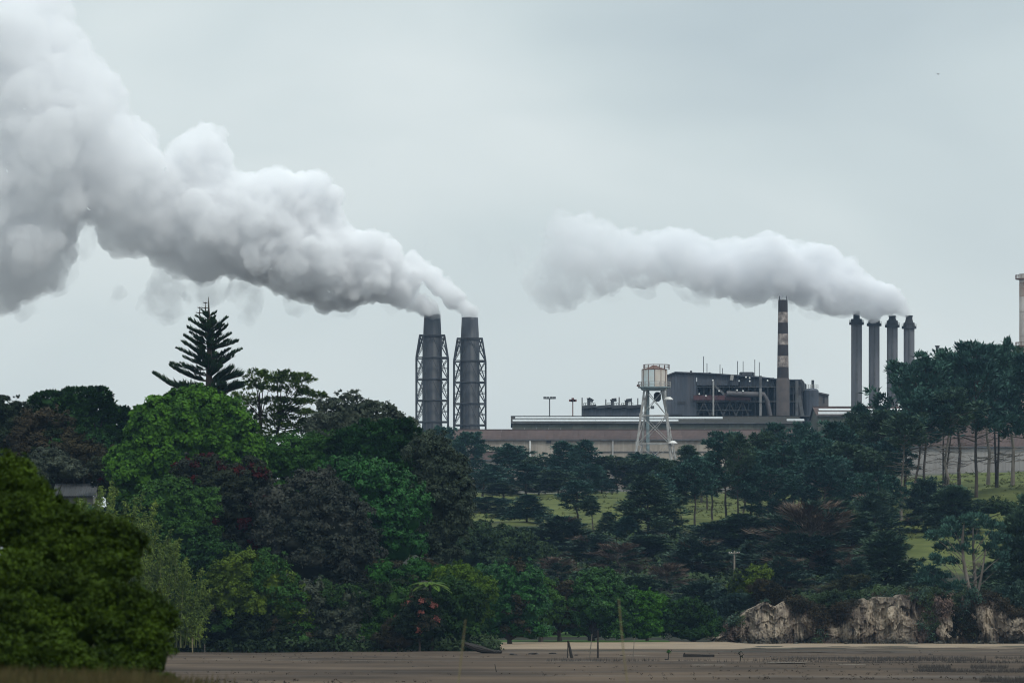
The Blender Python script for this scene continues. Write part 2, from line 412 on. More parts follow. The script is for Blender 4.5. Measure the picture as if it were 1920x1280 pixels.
# ------------------------------------------------------------------ the steelworks on the hill
def corr(name, c, c2, pitch, amt=0.25, rough=0.7, streak=None, axis='X'):
    """ribbed sheet cladding: fine ribs as relief, weathering as colour, each sheet a little different"""
    m = mat(name, c, rough=0.95 if 'roof' in name else rough, scale=0.25, color2=c2, detail=5, spec=0.04 if 'roof' in name else 0.25, stretch=(1, 1, 0.35), streak=streak)
    nt = m.node_tree; bs = nt.nodes['Principled BSDF']
    tc = nt.nodes.new('ShaderNodeTexCoord'); wv = nt.nodes.new('ShaderNodeTexWave'); wv.bands_direction = axis
    wv.inputs['Scale'].default_value = pitch; wv.inputs['Distortion'].default_value = 0.0; nt.links.new(tc.outputs['Object'], wv.inputs['Vector'])
    bp = nt.nodes.new('ShaderNodeBump'); bp.inputs['Strength'].default_value = amt; bp.inputs['Distance'].default_value = 0.15
    nt.links.new(wv.outputs['Fac'], bp.inputs['Height']); nt.links.new(bp.outputs[0], bs.inputs['Normal'])
    old = bs.inputs['Base Color'].links[0].from_socket
    oi = nt.nodes.new('ShaderNodeObjectInfo'); mr = nt.nodes.new('ShaderNodeMapRange'); mr.inputs[3].default_value = 0.84; mr.inputs[4].default_value = 1.14
    nt.links.new(oi.outputs['Random'], mr.inputs[0]); hs = nt.nodes.new('ShaderNodeHueSaturation'); nt.links.new(mr.outputs[0], hs.inputs['Value'])
    nt.links.new(old, hs.inputs['Color']); nt.links.new(hs.outputs[0], bs.inputs['Base Color'])
    return m

W_BEIGE = corr('cladding_beige', (0.39, 0.340, 0.285), (0.29, 0.252, 0.212), 1.0, 0.5, streak=((0.12, 0.10, 0.085), (0.5, (1.0, 1, 0.08)), 0.6))
W_GREEN = corr('cladding_grey_green', (0.125, 0.130, 0.105), (0.085, 0.092, 0.078), 1.0, 0.4)
R_PINK = corr('roofing_faded_brown', (0.100, 0.072, 0.066), (0.075, 0.056, 0.052), 1.0, 0.4)
R_DARK = corr('roofing_dark', (0.055, 0.052, 0.047), (0.040, 0.039, 0.036), 1.0, 0.4)
W_DARK = corr('cladding_slate', (0.086, 0.096, 0.118), (0.060, 0.068, 0.084), 0.8, 0.5, streak=((0.10, 0.085, 0.078), (0.35, (1, 1, 0.1)), 0.4))
STEEL = mat('steel_dark', (0.058, 0.062, 0.070), rough=0.7, scale=0.6, color2=(0.030, 0.030, 0.033))
STEELM = mat('steel_mid', (0.112, 0.118, 0.128), rough=0.6, scale=0.6, color2=(0.075, 0.072, 0.070))
PALE = mat('paint_pale_steel', (0.38, 0.38, 0.37), rough=0.7, scale=0.8, color2=(0.24, 0.22, 0.20), detail=6)
SKYL = mat('skylight_sheet', (0.70, 0.73, 0.74), rough=0.35, scale=1.0, color2=(0.60, 0.64, 0.66), spec=0.5)
RED = mat('paint_faded_red', (0.105, 0.048, 0.052), rough=0.8, scale=0.5, color2=(0.080, 0.045, 0.050))
WHITE = mat('paint_white', (0.72, 0.72, 0.70), rough=0.5, scale=0.8, color2=(0.52, 0.50, 0.47))
CONC = mat('concrete_stack', (0.165, 0.165, 0.178), rough=0.9, scale=0.35, color2=(0.120, 0.122, 0.135), detail=6, stretch=(1, 1, 0.12),
           streak=((0.26, 0.245, 0.235), (0.5, (1, 1, 0.06)), 0.6))
STK = mat('stack_plate', (0.112, 0.118, 0.132), rough=0.8, scale=0.3, color2=(0.075, 0.080, 0.092), detail=6, stretch=(1, 1, 0.15),
          streak=((0.22, 0.215, 0.21), (0.45, (1, 1, 0.05)), 0.75))
PXM = lambda D: D / FPX           # metres per photograph pixel at a distance

def X(px, D): return (px - 960.0) / FPX * D
def Z(py, D): return EYE + (HORIZON - py) / FPX * D

def hall(label, D, px0, px1, wall_top, base_z, ridge_y, depth, wm, rm, pw=3.2, strips=(), roof_over=0.4, ends=True, extra=None):
    """long shed: front wall of separate sheets, one roof slope rising to a ridge, back slope, gable ends, rooflight strips"""
    x0, x1 = X(px0, D), X(px1, D); zt = Z(wall_top, D)
    Db = D + depth; zr = Z(ridge_y, Db)
    o = empty('mill_shed', ((x0 + x1) / 2, D, base_z), label, 'factory shed')
    L = lambda x, y, z: (x - (x0 + x1) / 2, y - D, z - base_z)
    n = max(1, int(round((x1 - x0) / pw))); w = (x1 - x0) / n; h = zt - base_z
    me = MB().box(-w/2 + 0.015, w/2 - 0.015, -0.06, 0.06, 0, h)
    first = None
    for i in range(n):
        loc = L(x0 + (i + 0.5) * w, D, base_z)
        if first is None: first = me.build('wall_panel', wm, o, loc=loc)
        else:
            c = first.copy(); link(c); c.parent = o; c.location = loc
        c = first if i == 0 else c
        c.location.y += random.Random(i * 7 + int(px0)).uniform(-0.03, 0.03)
    nr = max(1, int(round((x1 - x0) / 6.4))); wr = (x1 - x0 + 2 * roof_over) / nr; rf = None
    def slope(ya, za, yb, zb):
        b = MB(); t = 0.12
        b.add([(-wr/2 + .01, ya, za), (wr/2 - .01, ya, za), (wr/2 - .01, yb, zb), (-wr/2 + .01, yb, zb), (-wr/2 + .01, ya, za + t), (wr/2 - .01, ya, za + t), (wr/2 - .01, yb, zb + t), (-wr/2 + .01, yb, zb + t)],
              [(3,2,1,0),(4,5,6,7),(0,1,5,4),(1,2,6,5),(2,3,7,6),(3,0,4,7)]); return b
    a = L(0, D - 0.5, zt + 0.08); r_ = L(0, Db, zr); bk = L(0, Db + depth, zt)
    for sl in (slope(a[1], a[2], r_[1], r_[2]), slope(r_[1], r_[2], bk[1], bk[2])):
        f0 = None
        for i in range(nr):
            lx = -((x1 - x0) / 2 + roof_over) + (i + 0.5) * wr
            if f0 is None: f0 = sl.build('roof_panel', rm, o, loc=(lx, 0, 0))
            else: c = f0.copy(); link(c); c.parent = o; c.location = (lx, 0, 0)
    MB().box(-(x1-x0)/2 - roof_over, (x1-x0)/2 + roof_over, a[1] - 0.16, a[1] - 0.02, a[2] - 0.22, a[2] + 0.1).build('gutter', STEELM, o)
    MB().box(-(x1-x0)/2 - roof_over, (x1-x0)/2 + roof_over, r_[1] - 0.3, r_[1] + 0.3, r_[2] + 0.13, r_[2] + 0.3).build('ridge_cap', rm, o)
    for sx in (x0, x1):
        g = MB(); xx = sx - (x0 + x1) / 2
        t = 0.08 if sx == x0 else -0.08
        pts = [(0.08, 0), (2*depth - .1, 0), (2*depth - .1, h - 0.1), (depth, zr - base_z - 0.1), (0.08, h - 0.1)]
        vs = [(xx, p[0], p[1]) for p in pts] + [(xx + t, p[0], p[1]) for p in pts]
        g.add(vs, [(0,1,2,3,4), (9,8,7,6,5)] + [(i, (i+1) % 5, 5 + (i+1) % 5, 5 + i) for i in range(5)])
        g.build('gable_wall', wm, o)
    for (sa, sb, sy) in strips:
        # find where this row of the photograph falls on the roof slope
        lo, hi = 0.0, 1.0
        for _ in range(30):
            f = (lo + hi) / 2; Dy = D + f * depth; zz = zt + (zr - zt) * f
            if HORIZON - (zz - EYE) / Dy * FPX > sy: lo = f
            else: hi = f
        Dy = D + f * depth; zz = zt + (zr - zt) * f + 0.26
        tl = (zr - zt) / depth
        b = MB(); xa, xb = X(sa, Dy), X(sb, Dy); ns = max(1, int((xb - xa) / 9)); ww = (xb - xa) / ns
        st = None
        for i in range(ns):
            bb = MB(); bb.add([(-ww/2 + .02, -0.8, -0.8 * tl), (ww/2 - .02, -0.8, -0.8 * tl), (ww/2 - .02, 0.8, 0.8 * tl), (-ww/2 + .02, 0.8, 0.8 * tl),
                    (-ww/2 + .02, -0.8, -0.8 * tl + .35), (ww/2 - .02, -0.8, -0.8 * tl + .35), (ww/2 - .02, 0.8, 0.8 * tl + .35), (-ww/2 + .02, 0.8, 0.8 * tl + .35)],
                   [(3,2,1,0),(4,5,6,7),(0,1,5,4),(1,2,6,5),(2,3,7,6),(3,0,4,7)])
            lc = L(xa + (i + .5) * ww, Dy, zz)
            if st is None: st = bb.build('skylight', SKYL, o, loc=lc)
            else: c = st.copy(); link(c); c.parent = o; c.location = lc
    if extra: extra(o, L)
    return o

def sheds():
    def pipes(o, L):
        for px in (994, 1149):
            x, y, z = L(X(px, 1450), 1449.6, Z(824, 1450)); MB().box(x - 0.22, x + 0.22, y - 0.15, y + 0.15, z - 14, z).build('downpipe', WHITE if px == 994 else PALE, o)
        for px, py in ((1029, 827), (1228, 850)):
            x, y, z = L(X(px, 1450), 1449.55, Z(py, 1450)); MB().box(x - 0.6, x + 0.6, y, y + 0.3, z - 0.45, z + 0.3).build('wall_vent', STEEL, o)
        x, y, z = L(X(1330, 1450), 1449.7, Z(846.5, 1450)); x2 = L(X(1040, 1450), 0, 0)[0]
        MB().box(x2, x, y, y + 0.2, z - 0.08, z + 0.08).build('flashing_rail', STEELM, o)
    hall('long beige corrugated shed with a faded brown roof behind the crest pines', 1450, 846, 1520, 824.5, 34.5, 806.5, 16, W_BEIGE, R_PINK, extra=pipes)
    hall('low beige lean-to below the left end of the long shed', 1441, 838, 952, 863, 34.5, 848.5, 5, W_BEIGE, R_PINK)
    hall('tall grey-green hall with white rooflight strips behind the long shed', 1486, 960.5, 1502, 793, 34.8, 781.5, 18, W_GREEN, R_DARK,
         strips=((966, 1355, 786.2), (961, 1272, 791.0), (1475, 1508, 790.2)))
    hall('far grey-green hall with paired white rooflights below the four chimneys', 1500, 1533, 1990, 779, 35, 763.5, 18, W_GREEN, R_PINK,
         strips=((1535, 1860, 770.8), (1534, 1640, 777.2)))
    hall('pale clad shed seen between the tall pine trunks', 1330, 1700, 1990, 838, 36.0, 770, 14, mat_pale_shed(), R_PINK)

def mat_pale_shed():
    return corr('cladding_pale', (0.33, 0.315, 0.29), (0.25, 0.235, 0.22), 1.0, 0.4)

def brace_stack(px, ytop, label, D=1620):
    s = PXM(D); x = X(px, D); zb = 34.0; zt = Z(ytop, D); o = empty('braced_stack', (x, D, zb), label, 'smokestack', 'twin stacks in lattice frames')
    z = lambda dy: Z(ytop + dy, D) - zb
    r = 17 * s
    prof = [(r, 0), (r, z(120)), (r, z(42)), (r * 0.985, z(30)), (r * 0.90, z(2)), (r * 0.88, z(0))]
    sh = MB().lathe(0, 0, prof, 32, cap=False).build('shaft', STK, o, smooth=True)
    MB().lathe(0, 0, [(r*0.88, z(0)), (r*0.80, z(0)), (r*0.80, z(14))], 32, cap=False).build('flue_rim', STEEL, sh, smooth=True)
    MB().lathe(0, 0, [(0.05, z(13)), (r*0.80, z(13.5))], 32, cap=False).build('flue_throat', STEEL, sh)
    for dy in (42, 82, 122, 162, 202):
        MB().lathe(0, 0, [(r, z(dy) - 0.18), (r + 0.16, z(dy) - 0.18), (r + 0.16, z(dy) + 0.18), (r, z(dy) + 0.18)], 32, cap=False).build('ring_stiffener', STEEL, sh)
    rnd = random.Random(px)
    h = 29.7 * s; ht = 23.0 * s
    lv = [z(40), z(82), z(122), z(162), z(202), 0.0]
    hw = [ht, h, h, h, h, h]
    for sx in (-1, 1):
        for sy in (-1, 1):
            b = MB()
            for i in range(5): b.bar((sx*hw[i], sy*hw[i], lv[i]), (sx*hw[i+1], sy*hw[i+1], lv[i+1]), 0.34)
            b.build('corner_leg', STEEL, o)
    # horizontals and bracing, one lattice panel per face
    for f in range(4):
        c, sn = (1, 0, -1, 0)[f], (0, 1, 0, -1)[f]
        Rt = lambda a, d: (a * c - d * sn, a * sn + d * c)
        b = MB(); q = 0.20
        for i in range(6):
            if i == 5: break
            w = hw[i]; p0 = Rt(-w, -w); p1 = Rt(w, -w)
            b.bar((*p0, lv[i]), (*p1, lv[i]), 0.32)
        for i in range(5):
            w0, w1 = hw[i], hw[i+1]; top, bot = lv[i], lv[i+1]; mid = (top + bot) / 2; wm = (w0 + w1) / 2
            for sg in (-1, 1):
                e = sg * r * 1.02
                A = lambda a, w, zz: (*Rt(a, -w), zz)
                b.bar(A(sg*w1, w1, bot), A(e, w0, top), q); b.bar(A(sg*w0, w0, top), A(e, wm, mid), q); b.bar(A(e, wm, mid), A(sg*w1, w1, bot), q*0.8)
                b.bar(A(sg*wm, wm, mid), A(e, wm, mid), q*0.8)
                b.bar(A(e, w0, top), A(e, w1, bot), q*0.9)
            b.bar(A(-r, w1, bot), A(0, w0, top), q*0.6); b.bar(A(r, w1, bot), A(0, w0, top), q*0.6)
        b.build('lattice_panel', STEEL, o)
    for dy in (82, 122):
        MB().box(r + 0.05, h + 0.15, -0.9, 0.9, z(dy) - 0.05, z(dy) + 0.05).build('walkway', STEEL, o)

def chimney4(px, ycol, ytop, shoulder, label, D=1690, funnel='box'):
    s = PXM(D); o = empty('concrete_chimney', (X(px, D), D, 35), label, 'chimney', 'row of four grey chimneys'); r = 10.2 * s
    z = lambda y: Z(y, D) - 35
    MB().lathe(0, 0, [(r * 1.03, 0), (r, z(700)), (r, z(ycol))], 28, cap=False).build('shaft', CONC, o, smooth=True)
    co_ = MB().lathe(0, 0, [(r + 0.02, z(ycol) - 0.35), (r * 1.36, z(ycol) - 0.35), (r * 1.36, z(ycol) + 0.40), (r * 1.05, z(ycol) + 0.40), (r*1.02, z(shoulder)), (r * 0.8, z(shoulder) + 0.05)], 28).build('collar', STEEL, o, smooth=True)
    for k in range(10):
        t = 2 * math.pi * k / 10; MB().bar((r*1.3*math.cos(t), r*1.3*math.sin(t), z(ycol)), (r*1.3*math.cos(t), r*1.3*math.sin(t), z(ycol) + 1.1), 0.09).build('rail_post', STEEL, co_)
    if ytop < shoulder - 1:
        r2 = r * (0.60 if funnel == 'box' else 0.62)
        ft = MB().lathe(0, 0, [(r * 0.8 if funnel != 'box' else r2, z(shoulder)), (r2, z(ytop) * 0.5 + z(shoulder) * 0.5), (r2, z(ytop) - 0.35)], 20, cap=False).build('flue_tip', STEEL, o, smooth=True)
        MB().lathe(0, 0, [(r2 * 1.12, z(ytop) - 0.35), (r2 * 1.12, z(ytop)), (r2 * 0.9, z(ytop)), (r2 * 0.9, z(ytop) - 1.0)], 20, cap=False).build('flue_rim', STEEL, ft)
    MB().box(-0.22, 0.22, -r - 0.35, -r - 0.05, 2, z(ycol)).build('ladder', STEELM, o)

def striped():
    D = 1530; s = PXM(D); o = empty('striped_chimney', (X(1468, D), D, 36), 'tall tapered chimney banded dark and weathered white with two rods on top', 'chimney')
    z = lambda y: Z(y, D) - 36
    bd = mat('band_dark', (0.052, 0.044, 0.046), rough=0.9, scale=0.5, color2=(0.036, 0.033, 0.036))
    bw = mat('band_flaking_white', (0.40, 0.345, 0.315), rough=0.9, scale=0.9, color2=(0.115, 0.095, 0.088), detail=8, streak=((0.10, 0.085, 0.08), (0.8, (1, 1, 0.5)), 0.7))
    bb = mat('brick_base', (0.098, 0.082, 0.078), rough=0.9, scale=0.5, color2=(0.070, 0.062, 0.062), detail=6)
    ys = [562, 585, 605, 625.5, 646.5, 667, 688, 709]
    rad = lambda y: (8.8 + (y - 562) * (2.2 / 146)) * s
    for i in range(7):
        a, b = ys[i+1], ys[i]
        MB().lathe(0, 0, [(rad(a), z(a)), (rad(b), z(b) - 0.03)], 32, cap=(i == 0)).build('painted_band', bd if i % 2 == 0 else bw, o, smooth=True)
    MB().lathe(0, 0, [(12.8 * s, 0), (12.4 * s, z(711)), (rad(709), z(709))], 32, cap=False).build('base', bb, o, smooth=True)
    for dx in (-6.3, 6.3): MB().bar((dx * s, 0, z(562)), (dx * s, 0, z(555)), 0.16).build('lightning_rod', STEEL, o)

def water_tower():
    D = 1425; s = PXM(D); zb = 33.0; o = empty('water_tower', (X(1227, D), D, zb), 'rust-streaked pale blue water tank on splayed white lattice legs', 'water tower')
    z = lambda y: Z(y, D) - zb
    tk = mat('tank_paint', (0.52, 0.63, 0.66), rough=0.6, scale=0.16, color2=(0.56, 0.48, 0.41), detail=4, streak=((0.48, 0.33, 0.24), (0.35, (1, 1, 0.12)), 0.55))
    tkr = mat('tank_paint_rusting', (0.58, 0.45, 0.35), rough=0.7, scale=0.25, color2=(0.54, 0.52, 0.48), streak=((0.45, 0.28, 0.19), (0.4, (1, 1, 0.15)), 0.6))
    rust = mat('rusty_roof', (0.185, 0.105, 0.080), rough=0.9, scale=0.8, color2=(0.11, 0.07, 0.058))
    blue = mat('paint_blue_grey', (0.26, 0.34, 0.36), rough=0.6, scale=0.6, color2=(0.15, 0.17, 0.17))
    r = 23.4 * s
    # tank of upright plates
    n = 12
    for k in range(n):
        b = MB(); vs = []; m = 4
        for zz in (z(726), z(693.5)):
            for j in range(m + 1):
                t = 2 * math.pi * (k + j / m) / n; vs.append((r * math.cos(t), r * math.sin(t), zz))
        b.add(vs, [(j, j + 1, m + 2 + j, m + 1 + j) for j in range(m)]); b.build('tank_plate', tk if math.cos(2 * math.pi * (k + 0.5) / n) < 0.2 else tkr, o, smooth=True)
        t = 2 * math.pi * k / n
        MB().bar((r*math.cos(t), r*math.sin(t), z(726)), (r*math.cos(t), r*math.sin(t), z(693.5)), 0.14).build('seam', rust, o)
    rf_ = MB().lathe(0, 0, [(r * 1.02, z(693.5)), (r * 1.02, z(692)), (r * 0.45, z(689)), (r * 0.2, z(685.2)), (0.02, z(684.6))], 24).build('roof', rust, o)
    pf_ = MB().lathe(0, 0, [(0.1, z(727)), (31 * s, z(727)), (31 * s, z(725)), (0.1, z(725))], 24).build('platform', blue, o)
    MB().lathe(0, 0, [(21 * s, z(731.5)), (24 * s, z(731.5)), (27 * s, z(727.2)), (20 * s, z(727.2))], 24).build('ring_beam', blue, o)
    b = MB()
    for k in range(20):
        t = 2 * math.pi * k / 20; b.bar((30.5*s*math.cos(t), 30.5*s*math.sin(t), z(725)), (30.5*s*math.cos(t), 30.5*s*math.sin(t), z(716)), 0.10)
        t2 = 2 * math.pi * (k + 1) / 20
        for zz in (z(716), z(720.5)): b.bar((30.5*s*math.cos(t), 30.5*s*math.sin(t), zz), (30.5*s*math.cos(t2), 30.5*s*math.sin(t2), zz), 0.10)
    b.build('platform_railing', PALE, pf_)
    b = MB()
    for k in range(14):
        t = 2 * math.pi * k / 14; t2 = 2 * math.pi * (k + 1) / 14; q = 24.5 * s
        b.bar((q*math.cos(t)+0.5, q*math.sin(t), z(693)), (q*math.cos(t)+0.5, q*math.sin(t), z(683.6)), 0.10)
        for zz in (z(683.6), z(688)): b.bar((q*math.cos(t)+0.5, q*math.sin(t), zz), (q*math.cos(t2)+0.5, q*math.sin(t2), zz), 0.10)
    b.build('roof_railing', rust, rf_)
    top = [(-19*s, -9*s), (17*s, -12*s), (-13*s, 10*s), (13*s, 12*s)]; H = z(728); hb = 0.0
    def leg(i, f):           # f 0 top .. 1 bottom (870)
        tx, ty = top[i]; bx, by = ((-38*s, -24*s), (31*s, -26*s), (-26*s, 26*s), (43*s, 22*s))[i]
        zb_ = z(872)
        return Vector((tx + (bx - tx) * f, ty + (by - ty) * f, H + (zb_ - H) * f))
    for i in range(4):
        e = leg(i, (H - 0) / (H - z(872)))
        MB().bar(leg(i, 0), e, 0.36, 0.42).build('leg', PALE, o)
    for fz in (0.355, 0.72):
        for a, b_ in ((0, 1), (1, 3), (3, 2), (2, 0)): MB().bar(leg(a, fz), leg(b_, fz), 0.26).build('strut', PALE, o)
        for i in range(4):
            p = leg(i, fz); MB().box(p.x - .42, p.x + .42, p.y - .2, p.y + .2, p.z - .55, p.z + .55).build('gusset_plate', PALE, o)
    for f0, f1 in ((0.02, 0.355), (0.355, 0.72), (0.72, 1.08)):
        for a, b_ in ((0, 1), (1, 3), (3, 2), (2, 0)):
            MB().bar(leg(a, f0), leg(b_, f1), 0.15).build('diagonal_brace', PALE, o); MB().bar(leg(b_, f0), leg(a, f1), 0.15).build('diagonal_brace', PALE, o)
    MB().tube([(-12*s, 2, H + .3), (-12*s, 2, z(790)), (-11*s, 2, 0)], [0.42, 0.42, 0.42], 10).build('standpipe', blue, o)
    MB().lathe(6*s, 2.0, [(0.4, z(752)), (0.9, z(748)), (0.9, z(738)), (0.4, z(734))], 12).build('valve_housing', STEEL, o)
    for (px, y0, y1) in ((1253, 725, 749), (1261, 800, 831)):
        xx = (px - 1227) * s
        fl_ = MB().lathe(xx, -3, [(8.5*s, z(y1) - 0.15), (8.5*s, z(y1) + 0.05), (3.5*s, z(y1) + 0.55)], 16).build('floodlight', WHITE, o)
        MB().bar((xx - 5*s, -3, z(y1) + .3), (xx - 5*s, -2.6, z(y0)), 0.18).build('lamp_bracket', PALE, fl_)
    MB().bar((-33*s, 0, z(722)), (-27*s, 0, z(724)), 0.5).build('overflow_pipe', rust, o)

def process():
    D = 1560; s = PXM(D); zb = 36.0; x0 = X(1400, D); o = empty('process_building', (x0, D, zb), 'dark steel-clad furnace building with open floors, pipes and rooftop masts', 'industrial building')
    z = lambda y: Z(y, D) - zb
    x = lambda px: X(px, D) - x0
    def B(name, m, px0, px1, y0, y1, d0, d1): return MB().box(x(px0), x(px1), d0, d1, z(y1), z(y0)).build(name, m, o)
    # clad block at the left end: vertical sheets under a shallow gable
    n = 9
    for i in range(n):
        a, b = 1253 + i * 53 / n, 1253 + (i + 1) * 53 / n
        tp = lambda p: np.interp(p, [1253, 1266, 1306], [702, 697, 699.5])
        g = MB(); vs = [(x(a)+.02, 0, 0), (x(b)-.02, 0, 0), (x(b)-.02, 0, z(tp(b))), (x(a)+.02, 0, z(tp(a)))]
        g.add(vs + [(v[0], v[1] + 0.2, v[2]) for v in vs], [(0,1,2,3), (7,6,5,4), (0,4,5,1), (1,5,6,2), (2,6,7,3), (3,7,4,0)]); g.build('wall_panel', W_DARK, o)
    B('wall', W_DARK, 1253.4, 1306, 703, 800, 0.4, 24)
    B('louvre', STEEL, 1270, 1285, 752, 757.5, -0.15, -0.02); B('louvre', STEEL, 1256, 1279, 776, 779, -0.15, -0.02)
    # roof, following the falling ridge line
    g = MB(); prof = [(1250, 702.5), (1266, 696.5), (1330, 699), (1420, 705), (1452, 709), (1483, 711), (1500, 711)]
    for i in range(len(prof) - 1):
        (a, ya), (b, yb) = prof[i], prof[i+1]
        vs = [(x(a), -0.6, z(ya + 2.2)), (x(b), -0.6, z(yb + 2.2)), (x(b), -0.6, z(yb)), (x(a), -0.6, z(ya))]
        g.add(vs + [(v[0], 24, v[2]) for v in vs], [(0,1,2,3), (7,6,5,4), (0,4,5,1), (1,5,6,2), (2,6,7,3), (3,7,4,0)])
    g.build('roof', W_DARK, o)
    # back wall of the open bays, floors, columns
    B('back_wall', W_DARK, 1306.5, 1500, 712, 800, 11, 12)
    B('upper_cladding', W_DARK, 1307, 1385, 702, 722, 0.2, 0.5); B('upper_cladding', W_DARK, 1387, 1452, 707.6, 724, 1.2, 1.5)
    B('upper_cladding', W_DARK, 1454, 1498, 712.6, 738, 2.0, 2.3)
    for yy, a, b in ((724, 1304, 1500), (751.5, 1298, 1500), (768, 1306, 1410), (779, 1300, 1530)):
        B('floor_deck', STEELM, a, b, yy, yy + 1.6, 0.6, 10.8)
    for px in range(1308, 1500, 12): B('column', STEEL, px - 0.8, px + 0.8, 722, 790, 0.8, 1.4)
    for px in range(1308, 1400, 24):
        MB().bar((x(px), 1.0, z(779)), (x(px + 12), 1.0, z(753)), 0.3).build('cross_brace', STEELM, o); MB().bar((x(px + 24), 1.0, z(779)), (x(px + 12), 1.0, z(753)), 0.3).build('cross_brace', STEELM, o)
    MB().bar((x(1340), -0.2, z(723)), (x(1368), -0.2, z(748)), 0.6).build('stair', STEELM, o)
    # faded red gantry with panels, grey duct beside it
    for i in range(9):
        a, b = 1300 + i * 12, 1311.6 + i * 12
        B('gantry_panel', RED, a, b, (741 if i < 5 else 737), 750, -1.2, -0.6)
    MB().tube([(x(1362), -1.6, z(738)), (x(1432), -1.6, z(740)), (x(1438), -1.6, z(752)), (x(1444), -1.4, z(780))], [5 * s, 5 * s, 4.5 * s, 4.2 * s], 12).build('duct', mat('duct_grey', (0.112, 0.105, 0.110), rough=0.6, scale=0.5, color2=(0.085, 0.078, 0.08)), o, smooth=True)
    # pale ribbed vertical pipes
    for px, ya, yb, r in ((1425, 705, 780, 2.5), (1493, 714, 780, 3.2)):
        for k, (a, b) in enumerate(((ya, ya + 22), (ya + 23, ya + 50), (ya + 51, yb))):
            MB().lathe(x(px), -2.6, [(r * s, z(b)), (r * s, z(a))], 12).build('pipe_section', (mat('pipe_pale', (0.25, 0.25, 0.25), scale=0.8, color2=(0.17, 0.165, 0.16)) if px == 1425 and k != 0 else STEELM), o, smooth=True)
    MB().bar((x(1497), -2.4, z(742)), (x(1504), -2.4, z(780)), 1.0).build('pipe_leg', STEELM, o)
    # vessels and drums at the right end
    MB().lathe(x(1522), 3, [(14*s, z(800)), (14*s, z(731)), (11*s, z(728)), (2*s, z(726.5))], 24).build('vessel', W_DARK, o, smooth=True)
    MB().lathe(x(1500), 4, [(10*s, z(800)), (10*s, z(716)), (8*s, z(713))], 20).build('vessel', STEEL, o, smooth=True)
    B('plant_box', W_DARK, 1480, 1506, 712, 735, 4, 12); B('plant_box', STEEL, 1506, 1513, 718, 740, 4, 10)
    MB().tube([(x(1482), 2, z(713)), (x(1504), 2, z(711.5)), (x(1508), 2, z(717)), (x(1508), 2, z(730))], [1.6*s]*4, 8).build('overhead_pipe', STEELM, o, smooth=True)
    MB().lathe(x(1525), 3, [(2.6*s, z(728)), (2.6*s, z(711.5))], 12).build('vent_stub', STEEL, o, smooth=True)
    b = MB()
    for k in range(7):
        px = 1512 + k * 3.6; b.bar((x(px), -0.5, z(729)), (x(px), -0.5, z(721)), 0.1)
    b.bar((x(1512), -0.5, z(721)), (x(1534), -0.5, z(721)), 0.1).bar((x(1512), -0.5, z(725)), (x(1534), -0.5, z(725)), 0.1); b.build('railing', PALE, o)
    # rooftop drum in its frame
    MB().tube([(x(1392), 4, z(701)), (x(1411), 4, z(701))], [2.6*s, 2.6*s], 12).build('roof_drum', STEEL, o, smooth=True)
    b = MB()
    for px in (1389.6, 1413): b.bar((x(px), 4, z(707)), (x(px), 4, z(697)), 0.5)
    b.bar((x(1389), 4, z(697.4)), (x(1413.5), 4, z(697.4)), 0.4); b.build('drum_frame', STEEL, o)
    for px, yt in ((1320.5, 666), (1327, 679), (1351.5, 681), (1356, 688), (1384.5, 675), (1395, 675), (1417, 672), (1425.5, 677), (1297, 693), (1332, 696)):
        yb = float(np.interp(px, [q[0] for q in prof], [q[1] for q in prof]))
        MB().bar((x(px), 6, z(yb + 2)), (x(px), 6, z(yt)), 0.13 if yt < 690 else 0.4).build('mast', STEEL, o)
    # lights and little pale vents
    lamp = mat('lamp_housing', (0.75, 0.75, 0.72), rough=0.4, scale=2)
    MB().bar((x(1337), -2.2, z(781)), (x(1337), -2.2, z(715)), 0.32).build('lamp_post', PALE, o)
    for px, py in ((1336, 713.5), (1310.5, 739), (1323, 742.5), (1347.5, 733.5), (1381.5, 732), (1392.5, 733.5), (1398, 707.6), (1405, 709), (1405, 715), (1438.5, 714)):
        MB().lathe(x(px), -2.3, [(0.1, z(py + 1.6)), (1.5 * s, z(py + 0.8)), (1.5 * s, z(py - 0.6)), (0.1, z(py - 1.5))], 8).build('light_fitting', lamp, o)
    MB().bar((x(1371), -1, z(713)), (x(1373), -1, z(703)), 0.9).build('steam_outlet', PALE, o)
    random.seed(5)
    for k in range(26):
        px = random.uniform(1310, 1510); y0 = random.choice((713, 726, 755)); ln = random.uniform(6, 20); w = random.uniform(1.5, 5)
        B('machinery_block', random.choice((STEEL, STEELM, W_DARK)), px, px + w, y0 + random.uniform(0, 8), y0 + ln, 3 + (k % 7) * 0.9, 3.7 + (k % 7) * 0.9)

